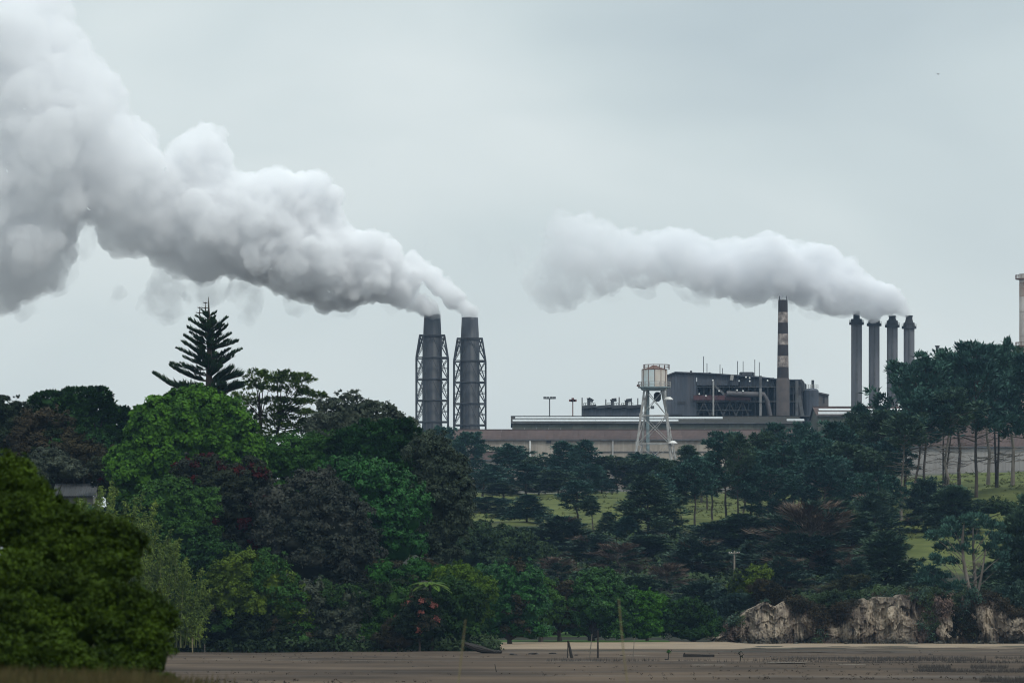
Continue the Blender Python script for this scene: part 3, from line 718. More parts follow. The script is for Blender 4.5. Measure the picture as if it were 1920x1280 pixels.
def works_rest():
    # low dark shed with three cowls
    D = 1545; s = PXM(D); zb = 36.0; xc = X(1150, D); o = empty('vent_shed', (xc, D, zb), 'low dark shed with three cowled roof vents left of the water tower', 'industrial building')
    z = lambda y: Z(y, D) - zb
    x = lambda px: X(px, D) - xc
    for i in range(8):
        a, b = 1091.5 + i * 14.2, 1105.5 + i * 14.2
        yy = 764 if i % 3 else 762.5
        MB().box(x(a), x(b), 0, 12, 0, z(yy)).build('wall_panel', W_DARK, o)
    for i in range(4): MB().bar((x(1092 + i*28), -0.4, z(763.5)), (x(1118 + i*28), -0.4, z(761)), 0.8).build('roof_edge', STEEL, o)
    for px, yt in ((1104.5, 747), (1148.5, 750), (1175.5, 751)):
        vs_ = MB().lathe(x(px), 4, [(3.1*s, z(764)), (3.1*s, z(yt)), (4.2*s, z(yt) + .1), (4.2*s, z(yt-2))], 14).build('vent_stack', STEEL, o, smooth=True)
        MB().bar((x(px - 1), 4, z(yt - 1)), (x(px + 8), 4, z(yt + (4 if px < 1110 else -2))), 0.9).build('cowl', STEEL, vs_)
        b = MB()
        for k in range(7): b.bar((x(px - 10 + k*3.6), 1.5, z(763)), (x(px - 10 + k*3.6), 1.5, z(755)), 0.1)
        b.bar((x(px-10), 1.5, z(755)), (x(px+11.6), 1.5, z(755)), 0.1).bar((x(px-10), 1.5, z(759)), (x(px+11.6), 1.5, z(759)), 0.1); b.build('railing', STEELM, o)
    for px, yt in ((1091.5, 745), (1136, 748), (1161, 744), (1184, 746), (1196, 746)): MB().bar((x(px), 0.6, z(780)), (x(px), 0.6, z(yt)), 0.22).build('mast', STEELM, o)
    for px in (1118, 1126, 1190, 1212, 1221): MB().box(x(px), x(px + 6), 2, 5, z(765), z(760)).build('roof_unit', STEELM, o)
    # annex
    D2 = 1570; o = empty('annex', (X(1544, D2), D2, 36), 'small grey annex with one dark window right of the furnace building', 'industrial building')
    x = lambda px: X(px, D2) - X(1544, D2)
    z = lambda y: Z(y, D2) - 36
    g = MB(); vs = [(x(1534), 0, 0), (x(1553.5), 0, 0), (x(1553.5), 0, z(741)), (x(1534), 0, z(736.5))]
    g.add(vs + [(v[0], 8, v[2]) for v in vs], [(0,1,2,3), (7,6,5,4), (0,4,5,1), (1,5,6,2), (2,6,7,3), (3,7,4,0)]); g.build('wall', corr('cladding_grey', (0.15, 0.14, 0.14), (0.115, 0.11, 0.11), 1.0, 0.4), o)
    MB().box(x(1543), x(1546), -0.12, -0.02, z(755), z(743)).build('window', STEEL, o)
    MB().bar((x(1533), -0.3, z(735.7)), (x(1554.5), -0.3, z(740.4)), 0.4).build('roof_edge', STEELM, o)
    # mast lights
    for px, yt, wd, lab, mt in ((1030.5, 747, 9, 'tall floodlight mast with a wide four-lamp crossbar above the shed roof', STEEL), (1074, 752, 4.5, 'short reddish lamp mast right of the four-lamp floodlight mast', mat('paint_rust_red', (0.16, 0.08, 0.07)))):
        D3 = 1520; s3 = PXM(D3); zb = 36; o = empty('light_mast', (X(px, D3), D3, zb), lab, 'light mast')
        z3 = lambda y: Z(y, D3) - zb
        MB().bar((0, 0, 0), (0, 0, z3(yt)), 0.42, 0.3, 8).build('pole', STEELM if px < 1040 else mt, o)
        cb_ = MB().bar((-wd*s3, 0, z3(yt)), (wd*s3, 0, z3(yt)), 0.25).build('crossbar', mt, o)
        for k in (-1, -0.35, 0.35, 1): MB().box(k*wd*s3 - .38, k*wd*s3 + .38, -.5, .3, z3(yt) - .1, z3(yt) + .5).build('lamp_head', STEELM if px < 1040 else mt, cb_)
        if px > 1040: MB().box(-.35, .35, -.3, .3, z3(yt) + 0.1, z3(yt) + 0.9).build('beacon', mt, o)
    # silo at the right edge
    D4 = 1540; s4 = PXM(D4); zb = 36; o = empty('white_silo', (X(1926, D4), D4, zb), 'white cylindrical tower with rusty bands and galleries, cut by the right edge', 'tower')
    z4 = lambda y: Z(y, D4) - zb
    tkm = mat('silo_paint', (0.58, 0.54, 0.50), rough=0.6, scale=0.3, color2=(0.40, 0.36, 0.33), streak=((0.28, 0.17, 0.13), (0.5, (1, 1, 0.15)), 0.6))
    ys = [900, 655, 630, 585, 556, 530, 513]; ru = MATS['rusty_roof']
    for i in range(6):
        MB().lathe(0, 0, [(15*s4, z4(ys[i])), (15*s4, z4(ys[i+1]) - 0.05)], 28, cap=(i == 5)).build('shell_ring', tkm if i not in (0, 4) else mat('silo_rust', (0.30, 0.20, 0.16), scale=0.6, color2=(0.38, 0.33, 0.29)), o, smooth=True)
    for y in (524, 650):
        ga_ = MB().lathe(0, 0, [(15.05*s4, z4(y)), (22*s4, z4(y)), (22*s4, z4(y) + .25), (15.05*s4, z4(y) + .25)], 28, cap=False).build('gallery', ru, o)
        b = MB()
        for k in range(20):
            t = 2*math.pi*k/20; t2 = 2*math.pi*(k+1)/20; q = 21.8*s4
            b.bar((q*math.cos(t), q*math.sin(t), z4(y)), (q*math.cos(t), q*math.sin(t), z4(y) + 1.2), 0.1); b.bar((q*math.cos(t), q*math.sin(t), z4(y) + 1.2), (q*math.cos(t2), q*math.sin(t2), z4(y) + 1.2), 0.1)
        b.build('gallery_railing', ru, ga_)
    # little funnel-topped vent over the pines
    D5 = 1560; s5 = PXM(D5); o = empty('vent_pipe', (X(1757.5, D5), D5, 36), 'thin vent pipe with funnel top poking above the pine crowns', 'vent pipe')
    z5 = lambda y: Z(y, D5) - 36
    MB().lathe(0, 0, [(1.3*s5, 0), (1.3*s5, z5(657))], 10).build('pipe', STEELM, o); MB().lathe(0, 0, [(1.4*s5, z5(658)), (3.6*s5, z5(650)), (4.6*s5, z5(649)), (4.6*s5, z5(647.6))], 12).build('funnel', STEELM, o)

sheds()
brace_stack(810.5, 589, 'left one of the twin smokestacks in lattice frames')
brace_stack(881, 595, 'right one of the twin smokestacks in lattice frames')
for px, yc, yt, sh, lb, fn in ((1606, 606.5, 583, 598, 'grey chimney with square flue tip, leftmost of the row of four', 'box'), (1639, 609, 598, 600, 'flat-topped grey chimney, second from the left in the row of four', 'box'),
                     (1673, 611.5, 592, 601, 'grey chimney with a half-hidden tip, third from the left in the row of four', 'cone'), (1704.5, 614, 591.5, 605, 'grey chimney with tapered tip, rightmost of the row of four', 'cone')):
    chimney4(px, yc, yt, sh, lb, funnel=fn)
striped(); water_tower(); process(); works_rest()
# ------------------------------------------------------------------ plants: leaf and branch makers
def unit(a): return a / (np.linalg.norm(a, axis=-1, keepdims=True) + 1e-9)

class Leaves:
    """diamond-shaped leaves and dark inner boughs gathered for one crown"""
    def __init__(s, rnd): s.rnd = rnd; s.V = []; s.F = []; s.n = 0; s.tV = []; s.tF = []; s.m = []
    def put(s, C, d, nrm, L, W, mi=0):
        """C base points, d direction, nrm face normals"""
        k = len(C)
        if k == 0: return
        side = unit(np.cross(d, nrm)); L = np.reshape(L, (-1, 1)); W = np.reshape(W, (-1, 1))
        fold = unit(np.cross(side, d)) * W * 0.35
        V = np.stack([C, C + d * L * 0.45 + side * W + fold, C + d * L, C + d * L * 0.45 - side * W + fold], 1).reshape(-1, 3)
        F = np.arange(4 * k).reshape(-1, 4) + s.n
        s.V.append(V); s.F.append(F); s.n += 4 * k; s.m.append(np.full(k, mi, np.int32))
    def core(s, lobes, f=0.78, mi=0):
        """inner mass of boughs that keeps the middle of the crown from showing daylight"""
        bm = bmesh.new(); bmesh.ops.create_cube(bm, size=2.0); bmesh.ops.subdivide_edges(bm, edges=bm.edges[:], cuts=3, use_grid_fill=True)
        v = unit(np.array([x.co[:] for x in bm.verts])); q = np.array([[x.index for x in fc.verts] for fc in bm.faces]); bm.free()
        for (cx, cy, cz, rx, ry, rz) in lobes:
            w = v * (1 + s.rnd.normal(0, 0.10, (len(v), 1))) * np.array((rx, ry, rz)) * f + np.array((cx, cy, cz))
            s.V.append(w); s.F.append(q + s.n); s.n += len(w); s.m.append(np.full(len(q), mi, np.int32))
    def build(s, name, mats, parent):
        V = np.concatenate(s.V); F = np.concatenate(s.F); mi = np.concatenate(s.m)
        mats = mats if isinstance(mats, (list, tuple)) else [mats]
        return mesh_np(name, V, F, None, parent, mats=mats, midx=np.minimum(mi, len(mats) - 1))

def lobe_points(lobes, sp, rnd, low=-0.25, back=0.55):
    """points spread over the outside of a set of ellipsoids"""
    P_, N_ = [], []
    L = np.array(lobes)
    for i, (cx, cy, cz, rx, ry, rz) in enumerate(lobes):
        rm = (rx * ry * rz) ** (1/3)
        n = int(max(6, 4 * math.pi * rm * rm / (sp * sp)))
        k = np.arange(n) + 0.5; ph = np.arccos(1 - 2 * k / n); th = math.pi * (1 + 5 ** 0.5) * k + rnd.uniform(0, 6)
        u = np.column_stack([np.cos(th) * np.sin(ph), np.sin(th) * np.sin(ph), np.cos(ph)]) + rnd.normal(0, 0.35 * sp / rm, (n, 3)); u = unit(u)
        keep = (u[:, 2] > low) & (u[:, 1] < back); u = u[keep]
        p = np.array((cx, cy, cz)) + u * np.array((rx, ry, rz)) * rnd.uniform(0.84, 1.12, (len(u), 1))
        ok = np.ones(len(p), bool)
        for j in range(len(L)):
            if j == i: continue
            q = (p - L[j, :3]) / L[j, 3:]; ok &= (q * q).sum(1) > 0.80
        P_.append(p[ok]); N_.append(unit(u[ok] / np.array((rx, ry, rz))))
    return np.concatenate(P_), np.concatenate(N_)

def leaf_clumps(lv, Pn, Nn, rc, nleaf, L, W, up=0.55, flat=0.8, scatter=0.38, spread=0.8, mi=None):
    """round tufts of leaves, each tuft fuller on its outer and upper side"""
    rnd = lv.rnd; n = len(Pn)
    r = rc * rnd.uniform(0.65, 1.35, (n, 1, 1))
    base = (Nn + np.array((0, 0, up)))[:, None, :]
    d = unit(base * 0.9 + rnd.normal(0, spread, (n, nleaf, 3)))
    pos = Pn[:, None, :] + d * r * rnd.uniform(0.70, 1.08, (n, nleaf, 1)) * np.array((1, 1, flat))
    nr = unit(d + rnd.normal(0, scatter, (n, nleaf, 3)))
    t = unit(np.cross(nr, rnd.normal(0, 1, (n, nleaf, 3))))
    t = unit(t + np.array((0, 0, -0.25)))
    k = n * nleaf
    m = 0
    pos = pos.reshape(-1, 3); t = t.reshape(-1, 3); nr = nr.reshape(-1, 3)
    Ls = L * 0.8 * rnd.uniform(0.7, 1.35, k); Ws = W * 0.8 * rnd.uniform(0.7, 1.3, k)
    if mi is None: lv.put(pos, t, nr, Ls, Ws)
    else:
        m = np.repeat(mi, nleaf)
        for q in np.unique(m): kk = m == q; lv.put(pos[kk], t[kk], nr[kk], Ls[kk], Ws[kk], int(q))

def needle_clumps(lv, Pn, Dn, rc, nleaf, L, W, flat=0.6, up=0.5, along=0.5, mi=0):
    """brushes of needles that fan out along a branch tip direction"""
    rnd = lv.rnd; n = len(Pn)
    r = rc * rnd.uniform(0.6, 1.3, (n, 1, 1))
    d = unit(rnd.normal(0, 1, (n, nleaf, 3)) + np.array((0, 0, up)) + Dn[:, None, :] * along)
    pos = Pn[:, None, :] + d * r * rnd.uniform(0.25, 1.0, (n, nleaf, 1)) * np.array((1, 1, flat))
    dirn = unit(d * 0.8 + Dn[:, None, :] * along * 0.6 + np.array((0, 0, 0.25)) + rnd.normal(0, 0.3, (n, nleaf, 3)))
    nr = unit(np.array((0, 0, 1.0)) + d * 0.6 + rnd.normal(0, 0.45, (n, nleaf, 3)))
    k = n * nleaf
    lv.put(pos.reshape(-1, 3), dirn.reshape(-1, 3), nr.reshape(-1, 3), L * rnd.uniform(0.6, 1.4, k), W * rnd.uniform(0.7, 1.3, k), mi)

# leaf and bark colours
def leafmat(name, c, c2, isl=0.30, sc=0.45, tr=0.12, spec=0.3, rough=0.6):
    return mat(name, c, rough=rough, scale=sc, color2=c2, island=isl * 0.6, spec=spec * 0.22, transl=tr, detail=3)
LM = dict(
    maple   = leafmat('leaf_bright_green', (0.0546, 0.1643, 0.0141), (0.0169, 0.0645, 0.0070), 0.35, 0.5),
    pohut   = leafmat('leaf_grey_green', (0.0738, 0.0885, 0.0615), (0.0206, 0.0298, 0.0178), 0.40, 0.35, spec=0.45),
    pohutb  = leafmat('leaf_dull_mauve', (0.0521, 0.0558, 0.0442), (0.0137, 0.0211, 0.0145), 0.40, 0.30, spec=0.4),
    pohutd  = leafmat('leaf_grey_green_dark', (0.0544, 0.0760, 0.0480), (0.0160, 0.0266, 0.0150), 0.40, 0.5, spec=0.4),
    redfl   = leafmat('leaf_dark_olive', (0.0306, 0.0417, 0.0212), (0.0131, 0.0165, 0.0099), 0.35, 0.3),
    red     = leafmat('flower_crimson', (0.0531, 0.0048, 0.0050), (0.0184, 0.0027, 0.0033), 0.35, 0.5),
    pink    = leafmat('flower_pink', (0.2666, 0.0765, 0.0688), (0.1036, 0.0337, 0.0303), 0.30, 0.8),
    deep    = leafmat('leaf_deep_green', (0.0244, 0.0674, 0.0144), (0.0086, 0.0248, 0.0066), 0.30, 0.35),
    mid     = leafmat('leaf_mid_green', (0.0386, 0.1086, 0.0187), (0.0151, 0.0454, 0.0086), 0.30, 0.4),
    fresh   = leafmat('leaf_fresh_green', (0.0444, 0.1172, 0.0178), (0.0192, 0.0526, 0.0086), 0.30, 0.4),
    karaka  = leafmat('leaf_glossy_green', (0.0396, 0.1224, 0.0249), (0.0128, 0.0448, 0.0096), 0.35, 0.5, spec=0.55, rough=0.45),
    yellow  = leafmat('leaf_yellow_green', (0.0962, 0.1516, 0.0168), (0.0333, 0.0630, 0.0081), 0.30, 0.5),
    bamboo  = leafmat('leaf_bamboo', (0.1383, 0.1784, 0.0293), (0.0488, 0.0733, 0.0127), 0.30, 0.4),
    darkb   = leafmat('leaf_black_green', (0.0152, 0.0283, 0.0100), (0.0060, 0.0115, 0.0045), 0.30, 0.35),
    brown   = leafmat('leaf_brown_olive', (0.0516, 0.0414, 0.0225), (0.0187, 0.0189, 0.0099), 0.35, 0.4),
    near    = leafmat('leaf_near_bush', (0.0430, 0.0805, 0.0065), (0.0150, 0.0310, 0.0030), 0.35, 1.2),
    norfolk = leafmat('needle_norfolk', (0.0515, 0.0946, 0.0377), (0.0221, 0.0431, 0.0199), 0.25, 0.5),
    cedar   = leafmat('needle_layered', (0.0753, 0.1398, 0.0195), (0.0258, 0.0531, 0.0103), 0.30, 0.5),
    pine    = leafmat('needle_pine', (0.0540, 0.1200, 0.0895), (0.0234, 0.0570, 0.0471), 0.30, 0.35, tr=0.06),
    pine2   = leafmat('needle_pine_olive', (0.0698, 0.1137, 0.0631), (0.0277, 0.0546, 0.0366), 0.30, 0.35, tr=0.06),
    macro   = leafmat('needle_cypress', (0.0641, 0.1040, 0.0701), (0.0238, 0.0513, 0.0409), 0.35, 0.35, tr=0.06),
    dry     = leafmat('twig_dry_brown', (0.1544, 0.1064, 0.0784), (0.0612, 0.0491, 0.0414), 0.35, 0.4, tr=0.0),
    scrub   = leafmat('leaf_scrub', (0.0469, 0.0750, 0.0285), (0.0144, 0.0260, 0.0119), 0.35, 0.25),
    pale    = leafmat('leaf_pale_scrub', (0.1042, 0.1146, 0.0594), (0.0321, 0.0390, 0.0206), 0.30, 0.4),
    fern    = leafmat('frond_fern', (0.0764, 0.1333, 0.0187), (0.0328, 0.0633, 0.0099), 0.25, 0.6),
)
BARK = mat('bark_grey_brown', (0.10, 0.082, 0.068), rough=0.95, scale=1.2, color2=(0.05, 0.042, 0.036), stretch=(1,1,0.3), bump=0.4, spec=0.1)
BARKP = mat('bark_pale', (0.20, 0.175, 0.150), rough=0.95, scale=1.0, color2=(0.11, 0.095, 0.080), stretch=(1,1,0.3), bump=0.4, spec=0.1)
BARKD = mat('bark_dark', (0.045, 0.038, 0.032), rough=0.95, scale=1.2, color2=(0.026, 0.022, 0.020), stretch=(1,1,0.3), bump=0.4, spec=0.1)

# ---- conifer prototypes (built once at about 20 m, copied over the hill)
def wob(pts, rnd, a):
    return [Vector(p) + Vector(rnd.normal(0, a, 3)) * (0 if i == 0 else 1) for i, p in enumerate(pts)]

def pine_proto(rnd, H=20.0, base=0.45, spread=0.22, nbr=34, shape='umbrella', lean=0.0, stubs=10, dens=1.0, trunks=1, cl=1.0):
    tr = MB(); lv = Leaves(rnd); cp = []; cd = []
    for t_i in range(trunks):
        off = rnd.uniform(-0.06, 0.06) * H * t_i; lx = lean * H + rnd.normal(0, 0.02) * H + off * 2.0; ly = rnd.normal(0, 0.02) * H
        tp = wob([(off * 0.3 + lx * t, ly * t, H * t) for t in np.linspace(0, 0.97, 8)], rnd, 0.005 * H)
        tp[0] = Vector((off * 0.3, 0, -1.5))
        tr.tube(tp, [H * 0.0100 * (1 - 0.82 * t) * (1.25 if t == 0 else 1) for t in np.linspace(0, 1, 8)], 7)
        def at(t):
            f = min(max(t / 0.97, 0), 0.999) * 7; i = int(f); return tp[i].lerp(tp[i+1], f - i)
        for i in range(nbr):
            s = (i + rnd.uniform(0, 1)) / nbr; t = base + (0.97 - base) * s
            az = 2.4 * i + rnd.uniform(-0.5, 0.5)
            if shape == 'cone':   ln = spread * H * (1.05 - s) ** 0.75 * rnd.uniform(0.7, 1.15); el = rnd.uniform(0.05, 0.45)
            elif shape == 'column': ln = spread * H * (0.35 + 0.9 * math.sin(math.pi * min(1, s * 0.85 + 0.12))) * rnd.uniform(0.6, 1.1); el = rnd.uniform(0.35, 0.8)
            elif shape == 'round': ln = spread * H * (0.3 + math.sin(math.pi * (0.12 + 0.83 * s))) * rnd.uniform(0.75, 1.1); el = rnd.uniform(0.2, 0.7)
            else: ln = spread * H * (0.25 + 0.9 * math.sin(math.pi * (0.30 + 0.62 * s))) * rnd.uniform(0.45, 1.25); el = rnd.uniform(0.1, 0.75) + 0.35 * s
            a = at(t); dr = Vector((math.cos(az) * math.cos(el), math.sin(az) * math.cos(el), math.sin(el)))
            p1 = a + dr * ln * 0.5 + Vector((0, 0, -0.04 * ln)); p2 = a + dr * ln + Vector((0, 0, 0.12 * ln))
            tr.tube([a, p1, p2], [H * 0.0045 * (1.15 - 0.6 * s), H * 0.003, H * 0.0012], 4, cap=False)
            nc = max(2, int(ln / (0.065 * H) + 1.0))
            for c in range(nc):
                f = 0.45 + 0.60 * (c + rnd.uniform(0.1, 0.9)) / nc
                q = a.lerp(p1, f * 2) if f < 0.5 else p1.lerp(p2, (f - 0.5) * 2)
                cp.append(np.array(q) + rnd.normal(0, 0.016 * H, 3)); cd.append(np.array(dr))
        for q in range(3): cp.append(np.array(at(0.97)) + rnd.normal(0, 0.012 * H, 3) + (0, 0, 0.02 * H)); cd.append(np.array((0, 0, 1.0)))
        for i in range(stubs):
            t = rnd.uniform(0.15, base + 0.1); a = at(t); az = rnd.uniform(0, 6.3); el = rnd.uniform(-0.1, 0.45); ln = H * rnd.uniform(0.05, 0.15)
            b = a + Vector((math.cos(az) * math.cos(el), math.sin(az), math.sin(el))) * ln
            m1 = a.lerp(b, 0.5) + Vector((0, 0, -0.01 * H))
            tr.tube([a, m1, b], [H * 0.0028, H * 0.0018, H * 0.0006], 3, cap=False)
    needle_clumps(lv, np.array(cp), np.array(cd), 0.041 * H * cl, int(52 * dens), 0.034 * H, 0.0068 * H, flat=0.95, up=1.0)
    return tr, lv

def cypress_proto(rnd, H=14.0, spread=0.42, nbr=60, dry=0.0, bare_top=False, base=0.06, flat=0.35):
    """spreading coastal cypress: long sweeping boughs carrying flat feathery sprays"""
    tr = MB(); lv = Leaves(rnd)
    tp = wob([(0, 0, H * t) for t in np.linspace(0, 0.92, 7)], rnd, 0.012 * H); tp[0] = Vector((0, 0, -1.5))
    tr.tube(tp, [H * 0.026 * (1 - 0.88 * t) for t in np.linspace(0, 1, 7)], 7)
    cpn = [[], []]; cdn = [[], []]
    for i in range(nbr):
        s = (i + rnd.uniform(0, 1)) / nbr; t = base + (0.92 - base) * s; f = t / 0.92 * 5.999; k = int(f)
        a = tp[k].lerp(tp[k+1], f - k); az = 2.4 * i + rnd.uniform(-0.5, 0.5)
        ln = spread * H * (1.0 - 0.72 * s ** 1.5) * rnd.uniform(0.55, 1.2)
        el = (0.05 + 0.7 * s) + rnd.uniform(-0.15, 0.2)
        dr = Vector((math.cos(az) * math.cos(el), math.sin(az) * math.cos(el), math.sin(el)))
        p1 = a + dr * ln * 0.55 + Vector((0, 0, 0.03 * ln)); p2 = a + dr * ln + Vector((0, 0, -0.10 * ln if s < 0.6 else 0.12 * ln))
        tr.tube([a, p1, p2], [H * 0.006 * (1.1 - 0.7 * s), H * 0.0035, H * 0.001], 4, cap=False)
        isdry = rnd.uniform() < (dry if not bare_top else (0.97 if s > 0.55 else dry))
        n = int(3 + ln / (0.05 * H))
        for c in range(n):
            g = 0.22 + 0.8 * (c + rnd.uniform(0, 1)) / n
            q = a.lerp(p1, g / 0.55) if g < 0.55 else p1.lerp(p2, min(1.05, (g - 0.55) / 0.45))
            cpn[isdry].append(np.array(q) + rnd.normal(0, 0.018 * H, 3)); cdn[isdry].append(np.array(unit(np.array(p2 - p1)))); 
    if cpn[0]: needle_clumps(lv, np.array(cpn[0]), np.array(cdn[0]), 0.055 * H, 34, 0.060 * H, 0.0085 * H, flat=flat, up=0.25, along=1.1)
    if cpn[1]: needle_clumps(lv, np.array(cpn[1]), np.array(cdn[1]), 0.060 * H, 20, 0.095 * H, 0.0030 * H, flat=0.5, up=0.35, along=1.6, mi=1)
    return tr, lv

PROTO = {}
def proto(key, fn, bark, leaf):
    tr, lv = fn
    t = tr.build('trunk', bark); c = lv.build('crown', leaf, None)
    co = np.array([v.co[:] for v in c.data.vertices]); 
    top = co[:, 2].max(); wid = np.percentile(np.abs(co[:, 0]), 96)
    PROTO[key] = (t.data, c.data, top, wid)
    bpy.data.objects.remove(t); bpy.data.objects.remove(c)

def protos():
    r = np.random.default_rng
    P1, P2, MC, DR = LM['pine'], LM['pine2'], LM['macro'], LM['dry']
    proto('u1', pine_proto(r(1), base=0.38, spread=0.18, nbr=40), BARK, P1)
    proto('u2', pine_proto(r(2), base=0.48, spread=0.17, nbr=34, lean=0.03, stubs=26), BARK, P1)
    proto('u3', pine_proto(r(3), base=0.26, spread=0.16, nbr=60, trunks=1), BARKP, P2)
    proto('u4', pine_proto(r(4), base=0.50, spread=0.18, nbr=26, trunks=2, lean=-0.03, stubs=16), BARK, P1)
    proto('t1', pine_proto(r(5), base=0.34, spread=0.13, nbr=44, shape='column', stubs=14, dens=0.9), BARK, P1)
    proto('t2', pine_proto(r(6), base=0.42, spread=0.12, nbr=40, shape='column', stubs=18, dens=0.9, lean=0.03), BARK, P2)
    proto('k1', pine_proto(r(17), base=0.70, spread=0.13, nbr=24, stubs=70, lean=0.02), BARKP, P2)
    proto('k2', pine_proto(r(18), base=0.64, spread=0.15, nbr=28, stubs=60, lean=-0.03, trunks=1), BARK, P1)
    proto('c1', pine_proto(r(7), base=0.06, spread=0.22, nbr=90, shape='cone', stubs=0, cl=1.15), BARK, P1)
    proto('c2', pine_proto(r(8), base=0.20, spread=0.22, nbr=60, shape='column', stubs=2), BARKP, P1)
    proto('c3', pine_proto(r(9), base=0.05, spread=0.25, nbr=90, shape='cone', stubs=0, cl=1.15), BARK, P2)
    proto('r1', pine_proto(r(10), base=0.12, spread=0.26, nbr=80, shape='round', stubs=4), BARKP, P1)
    proto('r2', pine_proto(r(11), base=0.14, spread=0.28, nbr=90, shape='round', stubs=6, trunks=1), BARKP, P2)
    proto('m1', cypress_proto(r(12), dry=0.05), BARK, [MC, DR])
    proto('m2', cypress_proto(r(13), dry=0.15, spread=0.5), BARK, [MC, DR])
    proto('m3', cypress_proto(r(14), dry=0.0, spread=0.36), BARKD, [LM['pine2'], DR])
    proto('d1', cypress_proto(r(15), dry=0.75, spread=0.5, nbr=54), BARKP, [MC, DR])
    proto('d2', cypress_proto(r(16), dry=0.25, spread=0.48, nbr=80, bare_top=True), BARKP, [MC, DR])
protos()

def conifer(name, key, px, top, D, wpx, label, cat='pine tree', group=None, base=None, rz=None, rnd=random.Random(4)):
    t, c, h0, w0 = PROTO[key]
    x = (px - 960.0) / FPX * D
    zg = ground(px, D) if base is None else base
    h = EYE + (HORIZON - top) / FPX * D - zg
    o = empty(name, (x, D, zg), label, cat, group)
    o.scale = (wpx / 2 / FPX * D / w0,) * 2 + (h / h0,)
    o.rotation_euler = (0, 0, rnd.uniform(0, 6.28) if rz is None else rz)
    for nm, d in (('trunk', t), ('crown', c)):
        link(bpy.data.objects.new(nm, d), o)
    return o

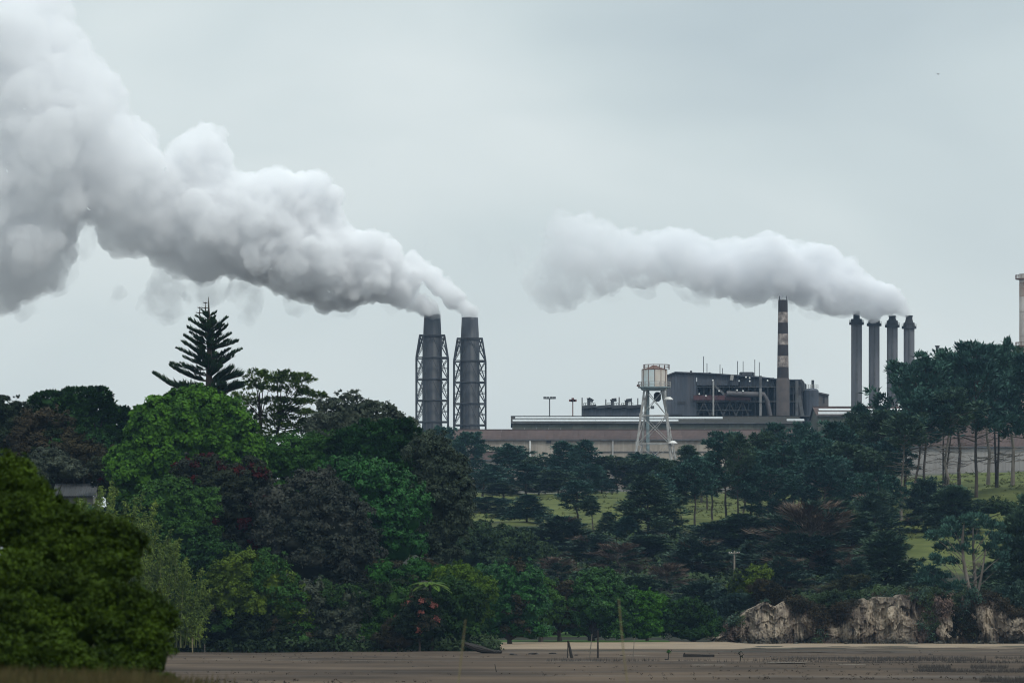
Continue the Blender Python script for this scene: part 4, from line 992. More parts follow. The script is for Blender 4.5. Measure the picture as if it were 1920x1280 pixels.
# ---- broadleaved trees and shrubs, each with its own crown
def broad(name, label, cat, D, lobes_px, leaf, base=None, rc=0.9, nleaf=70, L=0.42, W=0.17, seed=1, bark=BARK, group=None, flat=0.8, up=0.85, scatter=0.45,
          depth=1.0, trunk_px=None, trunk_r=0.3, low=-0.22, core=0.74, spots=None, spread=0.68, needles=False, sp=1.0, subn=None, shoots=0.20):
    """lobes_px: (px, py, half width, half height[, depth offset m]) ellipses of the crown as seen; depth follows their size"""
    rnd = np.random.default_rng(seed); s = D / FPX
    cx = sum(l[0] for l in lobes_px) / len(lobes_px) if trunk_px is None else trunk_px
    x0 = (cx - 960) * s; zg = ground(cx, D) if base is None else base
    lobes = []
    for l in lobes_px:
        rx, rz = l[2] * s, l[3] * s; ry = (rx + rz) / 2 * depth
        lobes.append(((l[0] - cx) * s, l[4] if len(l) > 4 else rnd.uniform(-0.25, 0.25) * ry, EYE + (HORIZON - l[1]) * s - zg, rx, ry, rz))
    o = empty(name, (x0, D, zg), label, cat, group)
    tb = MB()
    # limbs from the foot to each lobe
    zlow = min(l[2] - l[5] for l in lobes)
    fork = Vector((0, 0, max(0.6, zlow * 0.7 + 0.4)))
    tb.tube([(0, 0, -1.2), (0.05, 0, fork.z * 0.5), fork], [trunk_r * 1.3, trunk_r, trunk_r * 0.85], 8)
    for l in lobes:
        e = Vector(l[:3]); mid = fork.lerp(e, 0.5) + Vector((0, 0, 0.2))
        tb.tube([fork, mid, e], [trunk_r * 0.6, trunk_r * 0.42, trunk_r * 0.15], 5, cap=False)
    tb.build('trunk', bark, o)
    lv = Leaves(rnd)
    # boughs: smaller billows that stand out of each lobe, mostly on its upper and outer side
    full = list(lobes)
    for (cx_, cy_, cz_, rx_, ry_, rz_) in lobes:
        nb = subn if subn is not None else int(min(16, max(6, 2.2 * (rx_ * rz_) ** 0.5 / rc)))
        for _ in range(nb):
            u = unit(rnd.normal(0, 1, 3) + np.array((0, -0.35, 0.35)))
            if u[2] < -0.45 or u[1] > 0.5: continue
            f = rnd.uniform(0.26, 0.44); q = rnd.uniform(0.80, 0.98)
            full.append((cx_ + u[0]*rx_*q, cy_ + u[1]*ry_*q, cz_ + u[2]*rz_*q, rx_*f*1.1, ry_*f, rz_*f*0.85))
        for _ in range(3):           # stray shoots that break the outline
            u = unit(rnd.normal(0, 1, 3) + np.array((0, -0.2, 0.7)))
            if u[2] < -0.1 or u[1] > 0.5: continue
            f = rnd.uniform(0.10, 0.2); q = rnd.uniform(1.0, 1.16)
            full.append((cx_ + u[0]*rx_*q, cy_ + u[1]*ry_*q, cz_ + u[2]*rz_*q, rx_*f, ry_*f, rz_*f))
    lobes = full
    if core: lv.core(lobes, core - 0.04)
    inner = [l[:3] + tuple(q * 0.80 for q in l[3:]) for l in lobes]
    Pi, Ni = lobe_points(inner, rc * 0.95 * sp, rnd, low=low)
    leaf_clumps(lv, Pi, Ni, rc * 0.6, 7, L * 1.5, W * 1.6, flat=flat, up=0.3, spread=0.9, scatter=0.7)
    Pn, Nn = lobe_points(lobes, rc * 1.36 * sp, rnd, low=low)
    mats = [leaf]; mi = None
    if spots:
        mats = [leaf] + [q[0] for q in spots]; mi = np.zeros(len(Pn), int)
        for k, (mm, fr, sc) in enumerate(spots):
            nv = np.array([mnoise.noise(Vector(p) * sc + Vector((seed, k * 9, 0))) for p in Pn]); th = np.quantile(nv, 1 - fr); mi[nv > th] = k + 1
    if needles: needle_clumps(lv, Pn, Nn, rc, nleaf, L, W, flat=flat, up=up, along=0.7)
    else: leaf_clumps(lv, Pn, Nn, rc, int(nleaf * 1.2), L, W, flat=flat, up=up, mi=mi, spread=spread, scatter=scatter)
    if not needles:                  # young shoots standing clear of the crown
        k = rnd.uniform(0, 1, len(Pn)) < shoots; n_ = int(k.sum())
        if n_:
            Ps = Pn[k] + Nn[k] * rc * rnd.uniform(0.5, 1.3, (n_, 1)) + np.array((0, 0, 0.35 * rc))
            leaf_clumps(lv, Ps, Nn[k], rc * 0.42, int(nleaf * 0.3), L, W, flat=1.1, up=1.2, spread=0.8, scatter=0.7, mi=None if mi is None else mi[k])
    lv.build('crown', mats, o)
    return o
# ------------------------------------------------------------------ trees on the headland (left)
def norfolk():
    rnd = np.random.default_rng(21); D = 612.0; s = D / FPX; px0 = 391; x0 = (px0 - 960) * s; zg = ground(px0, D)
    o = empty('norfolk_pine', (x0, D, zg), 'tall symmetrical Norfolk Island pine with tiered upswept branches and three spiky leaders', 'pine tree')
    W = lambda px, py: ((px - px0) * s, EYE + (HORIZON - py) * s - zg)
    tr = MB(); ztop = W(391, 580)[1]
    tp = [(0, 0, -1), (0, 0, W(390, 800)[1]), (0.05, 0, W(388, 720)[1]), (0.1, 0, W(390, 650)[1]), (0.05, 0, W(391, 600)[1]), (0.0, 0, W(391, 557)[1])]
    tr.tube(tp, [0.5, 0.42, 0.36, 0.26, 0.15, 0.03], 8)
    for px, yt, yb in ((374.5, 576, 602), (385.5, 567, 592)):
        (xa, za), (xb, zb) = W(px, yt), W(px + 3, yb); tr.tube([(xb, -0.2, zb), (xa, -0.3, (za + zb) / 2), (xa, -0.3, za)], [0.10, 0.06, 0.02], 5)
        for k in range(2):
            zz = za - 0.1 - 0.55 * k
            for t in (0.2, 1.8, 3.4, 4.9): tr.bar((xa, -0.3, zz), (xa + math.cos(t) * (0.22 + .2*k), -0.3 + math.sin(t) * 0.3, zz + 0.08), 0.08)
    lv = Leaves(rnd)
    def bough(az, z0, ln, rise, sag, th, hang=0.0, r0=0.10):
        """one long arm clothed in upright comb-like foliage"""
        n = 9; pts = []
        for k in range(n):
            t = k / (n - 1); r = ln * t
            pts.append(Vector((math.cos(az) * r, math.sin(az) * r, z0 + rise * ln * t ** 1.25 - sag * ln * math.sin(math.pi * t))))
        tr.tube(pts, [r0 * (1 - 0.8 * k / (n - 1)) for k in range(n)], 4, cap=False)
        m = int(150 * ln / 4)
        t = np.clip(rnd.uniform(0.10, 1.02, m), 0, 1); f = t * (n - 1); i = np.minimum(f.astype(int), n - 2); fr = (f - i)[:, None]
        A = np.array(pts); C = A[i] * (1 - fr) + A[i + 1] * fr
        tang = unit(A[i + 1] - A[i]); side = unit(np.cross(tang, (0, 0, 1.0)))
        wv = np.sin(np.pi * np.clip(t * 0.9 + 0.10, 0, 1)) ** 0.7
        sg = rnd.choice((-1, 1), m)[:, None]
        d = unit(tang * 0.75 + side * sg * rnd.uniform(0.2, 0.7, (m, 1)) + np.array((0, 0, 1.0)) * rnd.uniform(0.35, 1.0, (m, 1)) - np.array((0, 0, hang)) * rnd.uniform(0, 1, (m, 1)))
        nr = unit(np.cross(d, side) + rnd.normal(0, 0.4, (m, 3)))
        lv.put(C + rnd.normal(0, 0.05, (m, 3)), d, nr, th * (0.45 + wv) * rnd.uniform(0.7, 1.2, m), 0.10 * rnd.uniform(0.8, 1.3, m))
    # silhouette arms as they stand against the sky: (trunk row, tip px, tip row, thickness)
    arms = [(590, 378, 581, .4), (592, 406, 584, .45), (600, 366, 592, .4), (605, 404, 592, .5), (616, 355, 600, .75), (618, 425, 597, .8), (628, 352, 615, .75), (634, 428, 611, .8), (640, 356, 624, .7), (645, 432, 626, .8),
            (650, 345, 630, .75), (652, 447, 640, .8), (662, 341, 641, .8), (672, 332, 653, .75), (680, 451, 655, .85), (690, 438, 668, .8), (684, 345, 670, .7), (692, 320, 682, .75)]
    for (yr, tx, ty, th) in arms:
        (xa, za), (xb, zb) = W(391, yr), W(tx, ty); ln = abs(xb); az = (0.0 if xb > 0 else math.pi) + rnd.uniform(-0.25, 0.25)
        bough(az, za, ln, (zb - za) / ln, 0.06, th * 0.82)
    for lvl in np.linspace(600, 702, 10):                # the arms that point towards and away from us
        z0 = W(391, lvl)[1]; L0 = np.interp(lvl, [590, 620, 660, 700], [0.7, 2.0, 3.0, 3.6])
        for az in (-2.3, -1.57, -0.8, 1.6): bough(az + rnd.uniform(-0.3, 0.3), z0 + rnd.uniform(-.3, .3), L0 * rnd.uniform(0.7, 1.0), 0.36, 0.06, 0.5)
    # big old low limbs
    for (yr, tx, ty, sag, th) in ((722, 278, 699, 0.16, .95), (718, 458, 702, 0.02, 1.2), (714, 312, 684, 0.05, .8), (716, 440, 690, 0.02, 1.1), (742, 337, 722, 0.03, .7), (748, 450, 716, 0.05, 1.0), (752, 436, 728, 0.05, 1.2)):
        (xa, za), (xb, zb) = W(391, yr), W(tx, ty); ln = abs(xb); az = 0.0 if xb > 0 else math.pi
        for q in (-0.12, 0.1): bough(az + q, za, ln * (1 - abs(q)), (zb - za) / ln, sag, th, hang=0.3, r0=0.16)
    for az in (-2.2, -1.2, -0.6, 0.7, 1.5): bough(az, W(391, 735)[1], 4.5, 0.15, 0.05, 1.0, hang=0.4, r0=0.14)
    tr.build('trunk', BARK, o); lv.build('crown', LM['norfolk'], o)

def layered():
    """flat-topped tree with foliage in separate sky-lit plates"""
    rnd = np.random.default_rng(33); D = 625.0; s = D / FPX; px0 = 497; x0 = (px0 - 960) * s; zg = ground(px0, D)
    o = empty('layered_tree', (x0, D, zg), 'flat-topped tree with open layered foliage plates right of the Norfolk Island pine', 'tree')
    W = lambda px, py: ((px - px0) * s, EYE + (HORIZON - py) * s - zg)
    tr = MB(); lv = Leaves(rnd)
    f1 = Vector((W(489, 800)[0], 0, W(489, 800)[1])); f2 = Vector((W(522, 800)[0], 0.5, W(522, 800)[1]))
    tr.tube([(0, 0, -1), (0, 0, f1.z * 0.6), f1, (W(486, 735)[0], 0, W(486, 735)[1])], [0.34, 0.26, 0.17, 0.08], 8)
    tr.tube([(0, 0, f1.z * 0.6), f2, (W(528, 745)[0], 0.6, W(528, 745)[1])], [0.22, 0.15, 0.07], 8)
    plates = [(520, 699, 42, 4), (478, 702, 18, 8), (553, 703, 30, 3.5), (495, 712, 34, 7), (530, 715, 36, 4), (570, 712, 20, 3), (545, 727, 30, 4), (580, 738, 26, 4), (600, 742, 10, 2), (505, 728, 24, 4), (562, 733, 24, 3),
              (470, 722, 22, 9), (458, 745, 20, 10), (482, 752, 28, 8), (515, 748, 26, 5), (545, 752, 28, 4), (572, 753, 20, 3), (530, 765, 26, 5), (560, 768, 22, 4), (500, 772, 30, 9), (470, 778, 30, 12), (545, 782, 24, 4),
              (578, 775, 14, 3), (515, 792, 30, 9), (485, 800, 34, 14), (555, 797, 24, 4), (575, 790, 12, 3), (520, 815, 28, 10), (565, 808, 20, 4), (470, 815, 30, 14), (590, 800, 10, 3), (505, 830, 34, 12)]
    for (px, py, rx, rz) in plates:
        x, z = W(px, py); c = np.array((x, rnd.uniform(-1.6, 1.6), z)); rx *= s; rz *= s
        n = int(10 + rx * 9); a = rnd.uniform(0, 6.28, n); r = np.sqrt(rnd.uniform(0, 1, n))
        Pn = c + np.column_stack([np.cos(a) * r * rx, np.sin(a) * r * rx * 1.1, rnd.uniform(-0.8, 0.8, n) * rz - 0.25 * rx * r ** 2 * 0.4])
        Dn = unit(np.column_stack([np.cos(a), np.sin(a), np.zeros(n)]))
        needle_clumps(lv, Pn, Dn, 0.34, 22, 0.36, 0.075, flat=0.45, up=0.5, along=0.9)
        root = f1 if px < 510 else f2; e = Vector(c) - Vector((0, 0, 0.1)); mid = Vector((root.x * 0.5 + e.x * 0.5, e.y * 0.5, root.z * 0.35 + e.z * 0.65))
        tr.tube([Vector((root.x, root.y, min(root.z + 1.0, e.z - 0.2))), mid, e], [0.10, 0.07, 0.03], 4, cap=False)
    tr.build('trunk', BARKD, o); lv.build('crown', LM['cedar'], o)

def headland():
    norfolk(); layered()
    B = broad
    # back row at the far left
    B('cypress_tree', 'dark sculpted tree with a wind-swept flat crown at upper left', 'tree', 615, [(100, 772, 42, 30), (150, 760, 50, 28), (185, 752, 22, 20), (195, 778, 16, 18), (130, 800, 60, 40), (165, 830, 50, 50)], LM['deep'], seed=2, rc=0.75, L=0.36, W=0.12, flat=0.5, nleaf=80, depth=0.8, needles=True)
    B('broadleaf_tree', 'dark tree cut by the left edge above the brown shrubs', 'tree', 612, [(5, 775, 30, 28), (32, 790, 26, 26), (-10, 810, 50, 50), (40, 830, 40, 40), (0, 860, 60, 50)], LM['darkb'], seed=3, rc=0.7, L=0.32, W=0.13, depth=0.8)
    B('broadleaf_tree', 'small dark tree with a ragged top right of the wind-swept tree', 'tree', 618, [(215, 785, 24, 14), (235, 800, 14, 24), (205, 815, 26, 30), (225, 850, 30, 40)], LM['deep'], seed=4, rc=0.6, L=0.32, W=0.11, depth=0.8, needles=True)
    B('broadleaf_tree', 'brownish-topped tree below the wind-swept dark tree', 'tree', 600, [(75, 798, 42, 20), (110, 815, 34, 24), (50, 830, 46, 36), (120, 850, 50, 34), (85, 860, 60, 40), (130, 900, 70, 44), (210, 900, 40, 50)], LM['brown'], seed=5, rc=0.8, L=0.34, W=0.13, spots=[(LM['darkb'], 0.35, 0.4)], depth=0.8)
    B('broadleaf_tree', 'dull brown shrubby tree left of the bright green dome', 'tree', 592, [(150, 845, 44, 26), (180, 868, 34, 30), (130, 880, 44, 30), (205, 880, 26, 40)], LM['brown'], seed=6, rc=0.7, L=0.32, W=0.13, spots=[(LM['deep'], 0.5, 0.35)], depth=0.8)
    B('shrub', 'pale grey-green shrub above the house roof', 'shrub', 584, [(95, 868, 28, 20), (125, 885, 30, 18), (78, 888, 30, 20), (40, 902, 44, 28), (20, 935, 50, 40)], LM['pohut'], seed=7, rc=0.55, L=0.28, W=0.1, trunk_r=0.15)
    B('shrub', 'dark purple-brown shrub hiding the right side of the house', 'shrub', 586, [(205, 905, 26, 22), (215, 925, 22, 26), (195, 885, 24, 20)], LM['redfl'], seed=8, rc=0.55, L=0.28, W=0.1, trunk_r=0.15, spots=[(LM['red'], 0.10, 0.5)])
    B('broadleaf_tree', 'dark tree peeping over the left shoulder of the bright dome', 'tree', 606, [(290, 800, 30, 28), (268, 820, 24, 26), (310, 785, 16, 16), (300, 840, 40, 40)], LM['deep'], seed=9, rc=0.6, L=0.28, W=0.1, depth=0.7, needles=True)
    # the bright green dome
    B('dome_tree', 'large bright green dome-shaped tree in front of the Norfolk Island pine', 'tree', 580,
      [(352, 835, 92, 88), (300, 875, 78, 70), (410, 860, 74, 72), (370, 790, 56, 46), (420, 800, 44, 46), (270, 890, 52, 58), (450, 890, 44, 58), (350, 900, 110, 60), (320, 810, 44, 44), (265, 945, 50, 44), (320, 950, 60, 40)], LM['maple'], seed=10,
      rc=0.62, nleaf=66, L=0.46, W=0.19, up=0.7, flat=0.95, depth=0.8, spread=0.7, shoots=0.04)
    # centre mass
    B('broadleaf_tree', 'fine-leaved mid green tree between the bright dome and the dark cypress', 'tree', 596, [(530, 860, 50, 34), (585, 850, 40, 30), (560, 880, 60, 40), (500, 885, 30, 34), (615, 860, 26, 26), (520, 925, 50, 40), (590, 920, 50, 40)], LM['fresh'], seed=11, rc=0.6, nleaf=60, L=0.30, W=0.11, depth=0.8)
    B('pohutukawa_tree', 'grey-green cauliflower-crowned tree topping the headland behind the dark cypress', 'tree', 612,
      [(650, 785, 44, 34), (700, 795, 46, 32), (615, 815, 36, 30), (740, 815, 36, 30), (660, 830, 70, 40), (760, 835, 26, 26), (600, 850, 36, 30)], LM['pohut'], seed=12, rc=0.72, nleaf=70, L=0.34, W=0.13, depth=0.8)
    B('cypress_tree', 'deep green dense cypress in the middle of the headland', 'tree', 592,
      [(710, 850, 66, 50), (760, 870, 50, 56), (660, 850, 40, 34), (740, 825, 44, 28), (780, 920, 44, 60), (720, 930, 80, 60), (800, 970, 40, 60)], LM['deep'], seed=13, rc=0.8, nleaf=80, L=0.38, W=0.12, flat=0.55, depth=0.8, needles=True)
    B('pohutukawa_tree', 'tall grey-green tree forming the steep right edge of the headland', 'tree', 585,
      [(800, 855, 36, 36), (815, 870, 30, 40), (842, 895, 30, 44), (856, 930, 26, 48), (850, 950, 32, 50), (835, 1000, 34, 44), (815, 940, 40, 60), (850, 985, 26, 40), (800, 1020, 40, 36), (830, 1040, 26, 26)], LM['pohutd'], seed=14, rc=0.62, nleaf=74, L=0.32, W=0.12, depth=0.9, trunk_px=830)
    B('broadleaf_tree', 'glossy mid green tree with bunched foliage in front of the dark cypress', 'tree', 576,
      [(690, 920, 58, 44), (740, 935, 44, 44), (650, 900, 42, 30), (765, 970, 34, 46), (710, 975, 60, 50), (740, 1020, 50, 44), (690, 1030, 40, 36)], LM['karaka'], seed=15, rc=0.72, nleaf=70, L=0.36, W=0.14, depth=0.8)
    B('pohutukawa_tree', 'broad dull mauve-grey tree in the centre of the headland', 'tree', 570,
      [(585, 955, 66, 52), (630, 990, 60, 56), (545, 1000, 58, 56), (600, 925, 40, 30), (660, 1040, 46, 54), (590, 1050, 80, 60), (530, 960, 42, 40), (680, 1085, 34, 40), (620, 1100, 60, 44)], LM['pohutb'], seed=16, rc=0.75, nleaf=74, L=0.36, W=0.13, depth=0.8)
    B('flowering_tree', 'dark tree dotted with crimson flowers below the bright dome', 'flowering tree', 574,
      [(385, 905, 50, 42), (430, 930, 52, 50), (450, 985, 42, 54), (400, 970, 56, 56), (365, 930, 30, 40), (470, 910, 24, 40), (440, 1030, 50, 40), (485, 1010, 36, 50), (490, 960, 34, 44), (515, 1035, 50, 50), (420, 1045, 44, 44)], LM['redfl'], seed=17, rc=0.66, nleaf=70, L=0.34, W=0.12, depth=0.8, spots=[(LM['red'], 0.26, 0.6), (LM['pohutb'], 0.14, 0.5)])
    B('broadleaf_tree', 'blue-green round-tufted tree left of the crimson-flowered tree', 'tree', 566,
      [(320, 935, 46, 30), (365, 970, 36, 32), (300, 965, 40, 36), (340, 1000, 50, 30), (375, 1000, 26, 24), (325, 1040, 40, 40), (385, 940, 20, 20)], LM['mid'], seed=18, rc=0.72, nleaf=70, L=0.32, W=0.13, depth=0.8)
    B('shrub', 'dark green shrub filling the gap under the crimson-flowered tree', 'shrub', 563, [(400, 1050, 46, 36), (350, 1080, 50, 50), (400, 1110, 60, 50), (370, 1160, 60, 50)], LM['deep'], seed=19, rc=0.7, L=0.34, W=0.13, trunk_r=0.15, depth=0.7)
    B('broadleaf_tree', 'dark tree glimpsed through the bamboo grove', 'tree', 575, [(175, 1005, 70, 46), (240, 995, 50, 50), (290, 1010, 60, 60), (110, 1015, 60, 50), (240, 1050, 80, 60), (330, 1060, 50, 60)], LM['deep'], seed=36, rc=0.8, L=0.36, W=0.14, depth=0.6)
    # bamboo grove behind the near bush
    bamboo()
    B('shrub', 'yellow-green rounded shrub low on the headland bank', 'shrub', 557,
      [(450, 1085, 48, 42), (500, 1100, 50, 46), (540, 1140, 38, 48), (470, 1140, 60, 50), (430, 1130, 40, 46), (490, 1065, 30, 26), (560, 1175, 30, 34)], LM['yellow'], seed=20, rc=0.62, nleaf=66, L=0.30, W=0.12, depth=0.8, base=0.8, spots=[(LM['mid'], 0.45, 0.3)])
    B('shrub', 'dark fine-leaved shrub along the bank foot below the yellow-green shrub', 'shrub', 556, [(420, 1180, 50, 34), (480, 1190, 50, 34), (380, 1190, 40, 32), (540, 1200, 40, 26), (350, 1205, 40, 22)], LM['darkb'], seed=21, rc=0.6, L=0.28, W=0.1, base=0.4, trunk_r=0.12, depth=0.7, spots=[(LM['mid'], 0.2, 0.4), (LM['brown'], 0.2, 0.3)])
    B('shrub', 'grey-green drooping shrub at the water edge below the mauve-grey tree', 'shrub', 557, [(590, 1140, 40, 44), (620, 1170, 44, 40), (560, 1190, 44, 32), (650, 1150, 40, 44), (640, 1195, 50, 28)], LM['pohut'], seed=22, rc=0.6, L=0.30, W=0.11, base=0.5, depth=0.7, trunk_r=0.15, spots=[(LM['deep'], 0.5, 0.3)])
    B('shrub', 'dark olive shrub between the drooping shrub and the tree fern', 'shrub', 558, [(690, 1140, 40, 36), (720, 1170, 44, 44), (700, 1195, 50, 28), (740, 1130, 30, 34)], LM['mid'], seed=23, rc=0.6, L=0.30, W=0.11, base=0.5, depth=0.7, trunk_r=0.15, spots=[(LM['darkb'], 0.4, 0.3)])
    B('shrub', 'green-brown shrub above the pink flowering bush', 'shrub', 566, [(740, 1090, 34, 26), (770, 1080, 36, 22), (715, 1080, 24, 20), (800, 1075, 26, 18)], LM['mid'], seed=24, rc=0.5, L=0.26, W=0.1, trunk_r=0.12, depth=0.8, spots=[(LM['brown'], 0.35, 0.5)])
    B('flowering_bush', 'bush dotted with salmon pink flowers at the foot of the headland', 'flowering bush', 553, [(785, 1155, 30, 28), (770, 1180, 28, 26), (800, 1180, 28, 26), (790, 1130, 18, 18)], LM['darkb'], seed=25, rc=0.42, nleaf=50, L=0.22, W=0.09, base=0.4, trunk_r=0.1, depth=0.8, spots=[(LM['pink'], 0.13, 2.0), (LM['brown'], 0.2, 0.6)])
    B('shrub', 'twiggy reddish brown shrub left of the pink flowering bush', 'shrub', 554, [(745, 1190, 26, 28), (730, 1205, 26, 18), (760, 1200, 22, 20)], LM['brown'], seed=26, rc=0.45, L=0.24, W=0.06, base=0.3, trunk_r=0.1, depth=0.8)
    B('shrub', 'dark glossy shrub right of the pink flowering bush', 'shrub', 558, [(840, 1140, 36, 44), (825, 1175, 32, 40), (870, 1150, 30, 44), (860, 1185, 36, 30), (840, 1110, 28, 22)], LM['deep'], seed=27, rc=0.55, L=0.3, W=0.12, base=0.5, trunk_r=0.14, depth=0.8)
    B('shrub', 'yellow-green drooping shrub behind the thin tall reed', 'shrub', 561, [(865, 1085, 28, 20), (885, 1110, 28, 30), (895, 1150, 20, 40), (905, 1120, 22, 30), (840, 1090, 26, 18)], LM['yellow'], seed=28, rc=0.48, L=0.28, W=0.1, base=0.5, trunk_r=0.12, depth=0.8)
    treefern()
    # trees along the beach
    B('beach_tree', 'pale-topped green tree at the left end of the sandy beach', 'tree', 668, [(930, 1095, 48, 30), (975, 1100, 40, 36), (905, 1110, 30, 34), (950, 1140, 50, 44), (990, 1140, 34, 44), (915, 1165, 36, 30), (970, 1175, 40, 26), (925, 1188, 36, 14), (995, 1185, 30, 16)], LM['karaka'], seed=29, rc=0.6, nleaf=72, L=0.34, W=0.14, depth=0.8, spots=[(LM['brown'], 0.12, 0.35)], trunk_px=955)
    B('beach_tree', 'dark green tree with low skirts right of the pale-topped beach tree', 'tree', 686, [(1010, 1120, 28, 32), (1025, 1150, 26, 34), (1005, 1165, 30, 28)], LM['mid'], seed=30, rc=0.55, L=0.32, W=0.13, depth=0.8)
    B('beach_tree', 'small brown-tinged tree left of the big beach tree', 'tree', 688, [(1045, 1130, 24, 22), (1055, 1160, 24, 28), (1035, 1175, 26, 22), (1060, 1110, 16, 14)], LM['brown'], seed=31, rc=0.5, L=0.3, W=0.11, depth=0.8, spots=[(LM['deep'], 0.5, 0.4)])
    B('beach_tree', 'biggest round dark green tree on the beach with a stout trunk', 'tree', 690, [(1105, 1108, 34, 26), (1135, 1105, 32, 24), (1090, 1135, 34, 34), (1130, 1145, 44, 36), (1165, 1140, 30, 34), (1085, 1165, 24, 22), (1160, 1170, 30, 24), (1125, 1085, 20, 14), (1180, 1165, 20, 28), (1165, 1186, 28, 14), (1078, 1182, 18, 14)], LM['karaka'], seed=32, rc=0.6, nleaf=74, L=0.34, W=0.14, depth=0.8, trunk_px=1108, trunk_r=0.45, bark=BARKD, low=-0.35)
    B('beach_tree', 'bright yellow-green tree right of the biggest beach tree', 'tree', 690, [(1205, 1135, 28, 22), (1225, 1150, 24, 26), (1200, 1165, 24, 26), (1228, 1178, 22, 20), (1205, 1188, 24, 13)], LM['maple'], seed=33, rc=0.5, nleaf=66, L=0.30, W=0.12, depth=0.8, trunk_r=0.2)
    B('beach_tree', 'low round blackish green tree at the right end of the beach', 'tree', 690, [(1290, 1155, 36, 26), (1315, 1170, 30, 26), (1270, 1172, 26, 26), (1295, 1185, 48, 20), (1330, 1180, 16, 18)], LM['deep'], seed=34, rc=0.55, nleaf=70, L=0.30, W=0.12, depth=0.8, trunk_r=0.25)
    B('shrub', 'low dark hedge-like shrub closing the gap behind the beach trees', 'shrub', 712, [(1030, 1165, 50, 34), (1100, 1170, 50, 30), (1180, 1170, 50, 30), (1240, 1165, 44, 34), (950, 1160, 50, 40)], LM['darkb'], seed=35, rc=0.7, L=0.34, W=0.13, depth=0.6, trunk_r=0.15)

def bamboo():
    rnd = np.random.default_rng(41); D = 552.0; s = D / FPX
    o = empty('bamboo_grove', P(240, 1150, D), 'feathery yellow-green bamboo grove behind the dark near bush', 'bamboo'); o.location.z = 0.5
    cx = o.location.x; tr = MB(); lv = Leaves(rnd)
    out = [(125, 935), (160, 930), (190, 915), (205, 905), (235, 925), (255, 940), (275, 960), (290, 985), (310, 1000), (320, 1020), (340, 1045), (355, 1070), (365, 1100), (375, 1130), (330, 1060), (345, 1090), (300, 1040), (280, 1010), (250, 985), (220, 960), (185, 950), (150, 960),
           (355, 1150), (340, 1120), (310, 1080), (290, 1060), (262, 1030), (235, 1010), (205, 990), (175, 985), (320, 1140), (345, 1165)]
    for k in range(110):
        px, py = out[k % len(out)]; px += rnd.uniform(-14, 14); py += rnd.uniform(-4, 22)
        top = np.array(((px - 960) * s - cx, rnd.uniform(-3.5, 3.5), EYE + (HORIZON - py) * s - 0.5))
        bx = top[0] - rnd.uniform(-0.6, 1.6); base = np.array((bx, top[1] + rnd.normal(0, 0.5), 0))
        droop = rnd.normal(0.5, 0.5)
        pts = []
        for t in np.linspace(0, 1, 7):
            p = base * (1 - t) + top * t; p = p + np.array((droop * t ** 3, 0, 0)); p[2] += 0.12 * top[2] * math.sin(math.pi * t) * 0.4; pts.append(p)
        tr.tube([Vector(p) for p in pts], [0.045 * (1 - 0.75 * t) for t in np.linspace(0, 1, 7)], 4, cap=False)
        A = np.array(pts); n = 190; t = 1 - rnd.uniform(0, 1, n) ** 1.4 * 0.75; f = t * 6; i = np.minimum(f.astype(int), 5); fr = (f - i)[:, None]
        C = A[i] * (1 - fr) + A[i+1] * fr + rnd.normal(0, 0.28, (n, 3)) * (1.25 - t)[:, None] * 1.5
        d = unit(rnd.normal(0, 0.6, (n, 3)) + np.array((0.2, 0, -0.45))); nr = unit(rnd.normal(0, 0.6, (n, 3)) + np.array((0, -0.4, 0.8)))
        lv.put(C, d, nr, rnd.uniform(0.25, 0.5, n), rnd.uniform(0.045, 0.085, n))
    tr.build('culms', mat('bamboo_culm', (0.16, 0.17, 0.06), scale=1.5, color2=(0.10, 0.11, 0.05)), o); lv.build('crown', LM['bamboo'], o)

def treefern():
    rnd = np.random.default_rng(43); D = 554.0; c = P(806, 1097, D)
    o = empty('tree_fern', (c.x, D, 0.6), 'tree fern with a star of pale green fronds at the foot of the headland', 'tree fern')
    h = c.z - 0.6
    MB().tube([(0.2, 0, -0.5), (0.1, 0, h * 0.5), (0, 0, h)], [0.18, 0.14, 0.12], 8).build('trunk', BARKD, o)
    lm = LM['fern']
    for k in range(18):
        az = 2.4 * k; ln = rnd.uniform(1.7, 2.4); el = rnd.uniform(0.25, 0.75); n = 10; pts = []
        for t in np.linspace(0, 1, n): pts.append(np.array((math.cos(az) * ln * t * math.cos(el * (1 - t)), math.sin(az) * ln * t * math.cos(el * (1 - t)), h + ln * (math.sin(el) * t - 0.62 * t * t))))
        lv = Leaves(rnd); A = np.array(pts)
        m = 44; t = np.repeat(np.linspace(0.12, 1, m // 2), 2); f = t * (n - 1); i = np.minimum(f.astype(int), n - 2); fr = (f - i)[:, None]
        C = A[i] * (1 - fr) + A[i+1] * fr; tg = unit(A[i+1] - A[i]); sd = unit(np.cross(tg, (0, 0, 1.0))) * np.tile((-1, 1), m // 2)[:, None]
        d = unit(sd + tg * 0.45 + np.array((0, 0, -0.2))); lv.put(C, d, unit(np.cross(d, tg) * np.tile((1, -1), m // 2)[:, None] + rnd.normal(0, .1, (m, 3))), 0.52 * np.sin(np.pi * np.clip(t * 0.85 + 0.12, 0, 1)) + 0.05, np.full(m, 0.075))
        fo = lv.build('frond', lm, o)

headland()

